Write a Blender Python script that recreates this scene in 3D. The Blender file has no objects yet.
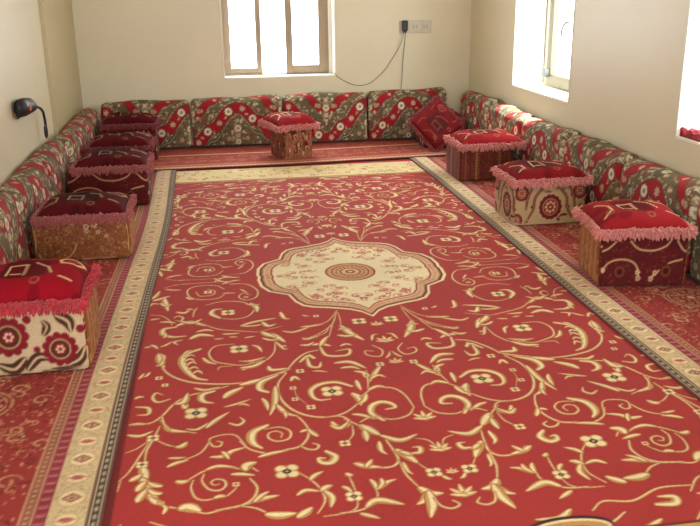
import bpy, bmesh, math, random
import numpy as np
from mathutils import Matrix, Vector
random.seed(7); RNG = np.random.RandomState(11)
C = bpy.context.scene.collection

# ------------------------------------------------------------------ camera model (survey of the room)
F = 850.0; PX = 351.0; PY = 267.0; H = 1.5
_A = np.array([205.0-PX, PY+12.0, F]); _s = -.0129
_a = -(_A[1]*(_A[1]+_s*_A[0])+F*F)/(_A[0]-_A[1]*_s)
_B = np.array([_a, _A[1]-_s*(_a-_A[0]), F])
vy = _A/np.linalg.norm(_A); vx = _B/np.linalg.norm(_B); vz = np.cross(vx, vy)
if vz[1] < 0: vz = -vz
R = np.array([vx, vy, vz])
def onX(x, y, X):
    d = R @ np.array([x-PX, PY-y, F]); t = X/d[0]
    return X, float(d[1]*t), float(H+d[2]*t)
def fl(x, y):
    d = R @ np.array([x-PX, PY-y, F]); t = -(H-.0105)/d[2]
    return float(d[0]*t), float(d[1]*t)

# ------------------------------------------------------------------ painter for woven patterns (plain arrays, metres)
class Cv:
    def __init__(s, x0, y0, w, h, px, col):
        s.x0, s.y0, s.px = x0, y0, px
        s.nx, s.ny = int(round(w/px))+1, int(round(h/px))+1
        s.a = np.empty((s.ny, s.nx, 3), np.float32); s.a[:] = np.array(col)/255.
    def win(s, xa, xb, ya, yb):
        i0 = max(0, int((xa-s.x0)/s.px)-1); i1 = min(s.nx, int((xb-s.x0)/s.px)+3)
        j0 = max(0, int((ya-s.y0)/s.px)-1); j1 = min(s.ny, int((yb-s.y0)/s.px)+3)
        if i0 >= i1 or j0 >= j1: return None
        X = s.x0+np.arange(i0, i1)*s.px; Y = s.y0+np.arange(j0, j1)*s.px
        return (slice(j0, j1), slice(i0, i1)), *np.meshgrid(X, Y)
    def blend(s, sl, al, col):
        al = np.clip(al, 0, 1)[..., None]
        s.a[sl] = s.a[sl]*(1-al)+al*np.array(col, np.float32)/255.
    def disk(s, x, y, r, col, ry=None, rot=0):
        ry = ry or r; m = max(r, ry)
        w = s.win(x-m, x+m, y-m, y+m)
        if w is None: return
        sl, X, Y = w; c, n = math.cos(rot), math.sin(rot)
        u = (X-x)*c+(Y-y)*n; v = -(X-x)*n+(Y-y)*c
        d = (np.sqrt((u/r)**2+(v/ry)**2)-1)*min(r, ry)
        s.blend(sl, .5-d/s.px, col)
    def ring(s, x, y, r, t, col, ry=None, rot=0):
        ry = ry or r; m = max(r, ry)+t
        w = s.win(x-m, x+m, y-m, y+m)
        if w is None: return
        sl, X, Y = w; c, n = math.cos(rot), math.sin(rot)
        u = (X-x)*c+(Y-y)*n; v = -(X-x)*n+(Y-y)*c
        d = abs((np.sqrt((u/r)**2+(v/ry)**2)-1)*min(r, ry))-t/2
        s.blend(sl, .5-d/s.px, col)
    def rect(s, xa, xb, ya, yb, col):
        w = s.win(xa, xb, ya, yb)
        if w is None: return
        sl, X, Y = w
        s.blend(sl, .5-np.maximum(np.maximum(xa-X, X-xb), np.maximum(ya-Y, Y-yb))/s.px, col)
    def poly(s, P, col):
        P = np.array(P); w = s.win(P[:, 0].min(), P[:, 0].max(), P[:, 1].min(), P[:, 1].max())
        if w is None: return
        sl, X, Y = w; ins = np.zeros(X.shape, bool); D = np.full(X.shape, 9.)
        for k in range(len(P)):
            (xa, ya), (xb, yb) = P[k], P[(k+1) % len(P)]
            c = ((ya > Y) != (yb > Y)) & (X < (xb-xa)*(Y-ya)/((yb-ya) or 1e-9)+xa); ins ^= c
            L = (xb-xa)**2+(yb-ya)**2+1e-12
            t = np.clip(((X-xa)*(xb-xa)+(Y-ya)*(yb-ya))/L, 0, 1)
            D = np.minimum(D, np.hypot(X-xa-t*(xb-xa), Y-ya-t*(yb-ya)))
        s.blend(sl, .5+np.where(ins, D, -D)/s.px, col)
    def stroke(s, P, wf, col, off=0.):
        """P smoothed polyline (n,2), wf half-widths (n)"""
        T = np.gradient(P, axis=0); T /= np.linalg.norm(T, axis=1)[:, None]+1e-9
        Q = P+np.stack([-T[:, 1], T[:, 0]], 1)*(wf*off)[:, None]
        m = wf.max()+s.px
        w = s.win(Q[:, 0].min()-m, Q[:, 0].max()+m, Q[:, 1].min()-m, Q[:, 1].max()+m)
        if w is None: return
        sl, X, Y = w; D = np.full(X.shape, 9., np.float32)
        for (x, y), r in zip(Q, wf):
            i0 = max(0, int((x-r-s.px-X[0, 0])/s.px)); i1 = int((x+r+s.px-X[0, 0])/s.px)+2
            j0 = max(0, int((y-r-s.px-Y[0, 0])/s.px)); j1 = int((y+r+s.px-Y[0, 0])/s.px)+2
            v = D[j0:j1, i0:i1]
            if v.size: np.minimum(v, np.hypot(X[j0:j1, i0:i1]-x, Y[j0:j1, i0:i1]-y)-r, out=v)
        s.blend(sl, .5-D/s.px, col)
    def sample(s, X, Y):
        fx = np.clip((X-s.x0)/s.px, 0, s.nx-1.001); fy = np.clip((Y-s.y0)/s.px, 0, s.ny-1.001)
        i = fx.astype(int); j = fy.astype(int); fx = (fx-i)[..., None]; fy = (fy-j)[..., None]
        a = s.a
        return (a[j, i]*(1-fx)+a[j, i+1]*fx)*(1-fy)+(a[j+1, i]*(1-fx)+a[j+1, i+1]*fx)*fy
def smooth(P, step=.004):
    P = np.array(P, float)
    if len(P) == 2: P = np.array([P[0], (P[0]+P[1])/2, P[1]])
    Q = np.vstack([2*P[0]-P[1], P, 2*P[-1]-P[-2]]); out = []
    for k in range(1, len(Q)-2):
        a, b, c, d = Q[k-1], Q[k], Q[k+1], Q[k+2]
        n = max(3, int(np.linalg.norm(c-b)/step))
        for t in np.arange(n)/n:
            out.append(.5*((2*b)+(c-a)*t+(2*a-5*b+4*c-d)*t*t+(-a+3*b-3*c+d)*t**3))
    out.append(Q[-2]); return np.array(out)
def prof(n, kind):
    t = np.linspace(0, 1, n)
    if kind == 'l': return .18+.82*np.sin(np.pi*t**.8)**.8
    if kind == 'c': return .25+.75*np.sin(np.pi*np.clip(t*.85+.12, 0, 1))
    if kind == 'h': return np.clip(.3+.9*t, 0, 1)          # thick end
    return .65+.35*np.sin(np.pi*t)
def lin(c):
    c = np.clip(c, 0, 1); return np.where(c <= .04045, c/12.92, ((c+.055)/1.055)**2.4)

# ------------------------------------------------------------------ materials
def newmat(name):
    m = bpy.data.materials.new(name); m.use_nodes = True
    return m, m.node_tree, m.node_tree.nodes['Principled BSDF']
def fabric(name, nscale=220, bump=.35, lo=.78, hi=1.12, sheen=.04):
    m, t, b = newmat(name); N = t.nodes; L = t.links
    at = N.new('ShaderNodeAttribute'); at.attribute_name = 'weave'
    tc = N.new('ShaderNodeTexCoord')
    nz = N.new('ShaderNodeTexNoise'); nz.inputs['Scale'].default_value = nscale; nz.inputs['Detail'].default_value = 3
    nl = N.new('ShaderNodeTexNoise'); nl.inputs['Scale'].default_value = 3.0
    L.new(tc.outputs['Object'], nz.inputs['Vector']); L.new(tc.outputs['Object'], nl.inputs['Vector'])
    mr = N.new('ShaderNodeMapRange'); mr.inputs[3].default_value = lo; mr.inputs[4].default_value = hi
    mr.inputs[1].default_value = .25; mr.inputs[2].default_value = .75
    L.new(nz.outputs[0], mr.inputs[0])
    m2 = N.new('ShaderNodeMapRange'); m2.inputs[1].default_value = .3; m2.inputs[2].default_value = .7
    m2.inputs[3].default_value = .93; m2.inputs[4].default_value = 1.06; L.new(nl.outputs[0], m2.inputs[0])
    mm = N.new('ShaderNodeMath'); mm.operation = 'MULTIPLY'; L.new(mr.outputs[0], mm.inputs[0]); L.new(m2.outputs[0], mm.inputs[1])
    vm = N.new('ShaderNodeVectorMath'); vm.operation = 'SCALE'
    L.new(at.outputs['Color'], vm.inputs[0]); L.new(mm.outputs[0], vm.inputs['Scale'])
    L.new(vm.outputs[0], b.inputs['Base Color'])
    b.inputs['Roughness'].default_value = .9; b.inputs['Sheen Weight'].default_value = sheen
    b.inputs['Sheen Roughness'].default_value = .5; b.inputs['Specular IOR Level'].default_value = .25
    bp = N.new('ShaderNodeBump'); bp.inputs['Strength'].default_value = bump; bp.inputs['Distance'].default_value = .003
    L.new(nz.outputs[0], bp.inputs['Height']); L.new(bp.outputs[0], b.inputs['Normal'])
    return m
def plain(name, rgb, rough=.6, metal=0, noise=0, nscale=8, bump=0, sheen=0, spec=.5):
    m, t, b = newmat(name); N = t.nodes; L = t.links
    c = lin(np.array(rgb)/255.); b.inputs['Roughness'].default_value = rough; b.inputs['Metallic'].default_value = metal
    b.inputs['Specular IOR Level'].default_value = spec
    tc = N.new('ShaderNodeTexCoord'); nz = N.new('ShaderNodeTexNoise'); nz.inputs['Scale'].default_value = nscale; nz.inputs['Detail'].default_value = 4
    L.new(tc.outputs['Object'], nz.inputs['Vector'])
    cr = N.new('ShaderNodeValToRGB'); cr.color_ramp.elements[0].position = .3; cr.color_ramp.elements[1].position = .7
    cr.color_ramp.elements[0].color = (*(c*(1-noise)), 1); cr.color_ramp.elements[1].color = (*np.clip(c*(1+noise), 0, 1), 1)
    L.new(nz.outputs[0], cr.inputs[0]); L.new(cr.outputs[0], b.inputs['Base Color'])
    if sheen: b.inputs['Sheen Weight'].default_value = sheen
    if bump:
        bp = N.new('ShaderNodeBump'); bp.inputs['Strength'].default_value = bump; bp.inputs['Distance'].default_value = .004
        L.new(nz.outputs[0], bp.inputs['Height']); L.new(bp.outputs[0], b.inputs['Normal'])
    return m
M = {}
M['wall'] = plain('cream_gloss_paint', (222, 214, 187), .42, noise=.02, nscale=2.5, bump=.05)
M['wall_tan'] = plain('tan_wall_gloss', (194, 182, 144), .42, noise=.02, nscale=2.5, bump=.05)
M['white'] = plain('white_reveal_paint', (242, 238, 226), .5, noise=.01)
M['ceil'] = plain('white_ceiling_paint', (236, 232, 220), .9, noise=.01)
M['floor'] = plain('cement_floor', (150, 140, 125), .8, noise=.06)
M['frame'] = plain('beige_window_metal', (158, 138, 114), .45, noise=.03, nscale=20)
M['olive'] = plain('olive_window_metal', (98, 92, 64), .45, noise=.03, nscale=20)
M['glass_latch'] = plain('latch_metal', (96, 96, 98), .4, .3, noise=.03)
M['black'] = plain('black_plastic', (28, 27, 30), .4, noise=.05)
M['orange'] = plain('orange_plastic', (215, 105, 50), .4, noise=.02)
M['plate'] = plain('ivory_socket_plastic', (206, 198, 180), .4, noise=.01)
M['hole'] = plain('grey_socket_slot', (176, 164, 148), .6)
M['cable'] = plain('grey_cable', (128, 116, 104), .5, noise=.03)
M['rug'] = fabric('rug_pile', 260, .4)
M['weave'] = fabric('carpet_cloth', 200, .4)
M['velvet'] = fabric('pillow_velvet', 240, .25, .88, 1.08, sheen=.0)
M['velvet'].node_tree.nodes['Principled BSDF'].inputs['Specular IOR Level'].default_value = .08
M['fringe'] = plain('pink_fringe_yarn', (206, 130, 124), .9, noise=.22, nscale=60, sheen=.3, spec=.2)
M['fringe_red'] = plain('red_fringe_yarn', (186, 52, 62), .9, noise=.25, nscale=60, sheen=.3, spec=.2)
M['fringe_dim'] = plain('dusty_rose_fringe_yarn', (168, 88, 86), .9, noise=.25, nscale=60, sheen=.3, spec=.2)
M['fringe_dark'] = plain('maroon_fringe_yarn', (128, 50, 54), .9, noise=.25, nscale=60, sheen=.3, spec=.2)
M['piping'] = plain('dark_green_piping', (62, 58, 48), .9, noise=.2, nscale=90)
M['goldcloth'] = fabric('golden_brown_cloth', 200, .4)
M['cloth_red'] = plain('red_cotton', (150, 40, 52), .9, noise=.15, nscale=40)
def glass():
    m, t, b = newmat('window_glass'); N = t.nodes; L = t.links
    g = N.new('ShaderNodeBsdfGlossy'); g.inputs['Roughness'].default_value = .03
    tr = N.new('ShaderNodeBsdfTransparent'); tr.inputs[0].default_value = (.94, .96, .95, 1)
    mx = N.new('ShaderNodeMixShader'); mx.inputs[0].default_value = .05; L.new(tr.outputs[0], mx.inputs[1]); L.new(g.outputs[0], mx.inputs[2])
    L.new(mx.outputs[0], N['Material Output'].inputs[0]); N.remove(b); return m
M['glass'] = glass()

# ------------------------------------------------------------------ mesh helpers
def link(name, me, mat=None, parent=None):
    o = bpy.data.objects.new(name, me); C.objects.link(o)
    if mat is not None: me.materials.append(mat)
    if parent: o.parent = parent
    return o
def mesh_np(name, V, Fq, col=None, sm=True):
    me = bpy.data.meshes.new(name)
    V = np.asarray(V, np.float32).reshape(-1, 3); Fq = np.asarray(Fq, np.int32)
    me.vertices.add(len(V)); me.vertices.foreach_set('co', V.ravel())
    me.loops.add(Fq.size); me.loops.foreach_set('vertex_index', Fq.ravel())
    me.polygons.add(len(Fq)); k = Fq.shape[1]
    me.polygons.foreach_set('loop_start', np.arange(len(Fq), dtype=np.int32)*k)
    me.polygons.foreach_set('loop_total', np.full(len(Fq), k, np.int32))
    me.update(calc_edges=True); me.validate()
    if col is not None:
        a = me.color_attributes.new('weave', 'FLOAT_COLOR', 'POINT')
        c4 = np.ones((len(V), 4), np.float32); c4[:, :3] = lin(np.asarray(col).reshape(-1, 3))
        a.data.foreach_set('color', c4.ravel())
    me.polygons.foreach_set('use_smooth', np.full(len(Fq), sm)); me.update()
    return me
def gridfaces(nv, nu, wrap=False, base=0, flip=False):
    j, i = np.meshgrid(np.arange(nv-1), np.arange(nu if wrap else nu-1), indexing='ij')
    i2 = (i+1) % nu
    f = np.stack([j*nu+i, j*nu+i2, (j+1)*nu+i2, (j+1)*nu+i], -1).reshape(-1, 4)+base
    return f[:, ::-1] if flip else f
def boxes(name, bl, mat, parent=None, bev=0.):
    """bl: list of (x0,x1,y0,y1,z0,z1)"""
    bm = bmesh.new()
    for x0, x1, y0, y1, z0, z1 in bl:
        r = bmesh.ops.create_cube(bm, size=1.0)
        bmesh.ops.transform(bm, matrix=Matrix.Translation(((x0+x1)/2, (y0+y1)/2, (z0+z1)/2)) @ Matrix.Diagonal((x1-x0, y1-y0, z1-z0, 1)), verts=r['verts'])
    if bev: bmesh.ops.bevel(bm, geom=bm.edges[:], offset=bev, segments=2, affect='EDGES', profile=.6)
    me = bpy.data.meshes.new(name); bm.to_mesh(me); bm.free()
    return link(name, me, mat, parent)
def tube(name, P, r, mat, parent=None, n=8, step=.01, closed=False):
    P = np.array(P, float); Q = np.vstack([2*P[0]-P[1], P, 2*P[-1]-P[-2]]) if not closed else np.vstack([P[-1], P, P[0], P[1]])
    out = []
    for k in range(1, len(Q)-2):
        a, b, c, d = Q[k-1], Q[k], Q[k+1], Q[k+2]; m = max(2, int(np.linalg.norm(c-b)/step))
        for t in np.arange(m)/m: out.append(.5*((2*b)+(c-a)*t+(2*a-5*b+4*c-d)*t*t+(-a+3*b-3*c+d)*t**3))
    if not closed: out.append(Q[-2])
    S = np.array(out); T = np.gradient(S, axis=0); T /= np.linalg.norm(T, axis=1)[:, None]+1e-9
    up = np.array([.13, .31, .94]); A = np.cross(T, up); A /= np.linalg.norm(A, axis=1)[:, None]+1e-9; B = np.cross(T, A)
    th = np.arange(n)*2*math.pi/n
    V = S[:, None]+r*(np.cos(th)[None, :, None]*A[:, None]+np.sin(th)[None, :, None]*B[:, None])
    f = gridfaces(len(S), n, True)
    if closed:
        i = np.arange(n); b0 = (len(S)-1)*n
        f = np.vstack([f, np.stack([b0+i, b0+(i+1) % n, (i+1) % n, i], 1)])
    return link(name, mesh_np(name, V, f), mat, parent)
def thing(name, label, cat, loc=(0, 0, 0), rz=0, group=None):
    o = bpy.data.objects.new(name, None); C.objects.link(o); o.empty_display_size = .1
    o.location = loc; o.rotation_euler = (0, 0, rz); return tag(o, label, cat, group)
def tag(o, label, cat, group=None):
    o['label'] = label; o['category'] = cat
    if group: o['group'] = group
    return o
def struct(o): o['kind'] = 'structure'; return o

# ------------------------------------------------------------------ room shell
XL, XR, YB, YF, ZC = -1.26, 2.61, 8.56, -1.6, 2.75
T = .32
def wall_holes(name, axis, pos, a0, a1, holes, mat, side):
    """wall slab; axis 'x': plane x=pos spans y a0..a1; holes (a,b,z0,z1); side +1 thickness goes outward positive"""
    bl = []; cuts = sorted(holes); cur = a0
    def add(a, b, z0, z1):
        p0, p1 = (pos, pos+T*side) if side > 0 else (pos-T, pos)
        bl.append((p0, p1, a, b, z0, z1) if axis == 'x' else (a, b, p0, p1, z0, z1))
    for a, b, z0, z1 in cuts:
        add(cur, a, 0, ZC); add(a, b, 0, z0); add(a, b, z1, ZC); cur = b
    add(cur, a1, 0, ZC)
    return struct(boxes(name, bl, mat))
ZS, ZT, ZT3 = .652, 1.95, 1.42
BW = (.128, 1.235); RW = (6.03, 7.26); RW3 = (3.55, 4.50); FW = (-.9, 1.1)
wall_holes('wall_back', 'y', YB, XL-T, XR+T, [(BW[0], BW[1], ZS, ZT)], M['wall'], 1)
wall_holes('wall_right', 'x', XR, YF, YB, [(RW3[0], RW3[1], ZS, ZT3), (RW[0], RW[1], ZS, ZT)], M['wall'], 1)
wall_holes('wall_left', 'x', XL, YF, YB, [], M['wall'], -1)
wall_holes('wall_front', 'y', YF, XL-T, XR+T, [(FW[0], FW[1], .65, 2.15)], M['wall'], -1)
struct(boxes('floor', [(XL-T, XR+T, YF-T, YB+T, -.12, 0)], M['floor']))
struct(boxes('ceiling', [(XL-T, XR+T, YF-T, YB+T, ZC, ZC+.15)], M['ceil']))
struct(boxes('trim_1', [(XL, XL+.03, 7.07, YB, 0, ZC)], M['wall_tan'])) # thin slab, darker tan than the wall, at the left wall's back end

def lining(k, axis, pos, a, b, z0, z1, depth):
    """white plastered reveal lining of a window opening (sill, jambs, head)"""
    e = .012; p0, p1 = pos+.0, pos+depth; bl = []
    def add(a0, a1, c0, c1): bl.append((p0, p1, a0, a1, c0, c1) if axis == 'x' else (a0, a1, p0, p1, c0, c1))
    add(a, b, z0-.001, z0+e); add(a, b, z1-e, z1+.001); add(a-.001, a+e, z0, z1); add(b-e, b+.001, z0, z1)
    return struct(boxes('trim_%d' % k, bl, M['white']))
lining(2, 'y', YB-.004, *BW, ZS, ZT, .30)
lining(3, 'x', XR-.004, *RW, ZS, ZT, .31)
lining(4, 'x', XR-.004, *RW3, ZS, ZT3, .31)

# window frames -----------------------------------------------------
def sash(parent, name, axis, pos, a, b, z0, z1, w, d, mat, wb=None):
    wb = wb or w; bl = []
    def add(a0, a1, c0, c1): bl.append((pos, pos+d, a0, a1, c0, c1) if axis == 'x' else (a0, a1, pos, pos+d, c0, c1))
    add(a, a+w, z0, z1); add(b-w, b, z0, z1); add(a+w, b-w, z0, z0+wb); add(a+w, b-w, z1-wb, z1)
    o = boxes(name, bl, mat, parent, .004)
    g = boxes('pane', [(pos+d/2-.002, pos+d/2+.002, a+w-.004, b-w+.004, z0+wb-.004, z1-wb+.004) if axis == 'x' else (a+w-.004, b-w+.004, pos+d/2-.002, pos+d/2+.002, z0+wb-.004, z1-wb+.004)], M['glass'], o)
    return o
e = .012
w1 = struct(boxes('window_1', [(BW[0]+e, BW[0]+.03, YB+.18, YB+.25, ZS+e, ZT-e), (1.158, 1.19, YB+.18, YB+.25, ZS+e, ZT-e),
      (BW[0]+.03, 1.158, YB+.18, YB+.25, ZS+e, ZS+.026), (BW[0]+.03, 1.158, YB+.18, YB+.25, ZT-.04, ZT-e)], M['frame'], None, .003))
sash(w1, 'sash', 'y', YB+.195, .158, .520, ZS+.026, ZT-.04, .056, .035, M['frame'], .055)
sash(w1, 'sash', 'y', YB+.165, .758, 1.158, ZS+.026, ZT-.04, .070, .035, M['frame'], .075)
boxes('sash_guide', [(.52, .758, YB+.20, YB+.22, ZS+.024, ZS+.030)], M['frame'], w1)
struct(boxes('trim_5', [(1.19, BW[1]-.010, YB+.17, YB+.26, ZS+e, ZT-e)], M['white']))
w2 = struct(boxes('window_2', [(XR+.25, XR+.31, RW[0]+e, RW[0]+.05, ZS+e, ZT-e), (XR+.27, XR+.31, RW[1]-.035, RW[1]-e, ZS+e, ZT-e),
      (XR+.25, XR+.31, RW[0]+.05, RW[1]-.035, ZS+e, ZS+.03), (XR+.25, XR+.31, RW[0]+.05, RW[1]-.035, ZT-.05, ZT-e)], M['olive'], None, .003))
s2 = sash(w2, 'sash', 'x', XR+.245, RW[0]+.05, 7.11, ZS+.03, ZT-.05, .085, .045, M['olive'], .085)
tube('handle', [onX(571.5, 24, XR+.245), onX(568, 22, XR+.20), onX(564, 25, XR+.19), onX(562, 30, XR+.19), onX(561, 37, XR+.19)], .010, M['glass_latch'], s2)
boxes('latch', [(XR+.20, XR+.245, 7.04, 7.10, ZS+.09, ZS+.16)], M['glass_latch'], s2, .004)
w3 = struct(boxes('window_3', [(XR+.20, XR+.27, RW3[0]+e, RW3[0]+.05, ZS+e, ZT3-e), (XR+.20, XR+.27, RW3[1]-.05, RW3[1]-e, ZS+e, ZT3-e),
      (XR+.20, XR+.27, RW3[0]+.05, RW3[1]-.05, ZS+e, ZS+.035), (XR+.20, XR+.27, RW3[0]+.05, RW3[1]-.05, ZT3-.05, ZT3-e),
      (XR+.20, XR+.27, 4.00, 4.06, ZS+.035, ZT3-.05)], M['olive'], None, .003))
boxes('pane', [(XR+.23, XR+.234, RW3[0]+.05, 4.00, ZS+.035, ZT3-.05)], M['glass'], w3)
boxes('pane', [(XR+.23, XR+.234, 4.06, RW3[1]-.05, ZS+.035, ZT3-.05)], M['glass'], w3)
w4 = struct(boxes('fill_window', [(FW[0], FW[0]+.05, YF-.2, YF-.13, .65, 2.15), (FW[1]-.05, FW[1], YF-.2, YF-.13, .65, 2.15), (.07, .13, YF-.2, YF-.13, .70, 2.10),
      (FW[0]+.05, FW[1]-.05, YF-.2, YF-.13, .65, .70), (FW[0]+.05, FW[1]-.05, YF-.2, YF-.13, 2.10, 2.15)], M['frame']))  # unseen window behind the camera, added to fill the room with light

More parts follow.
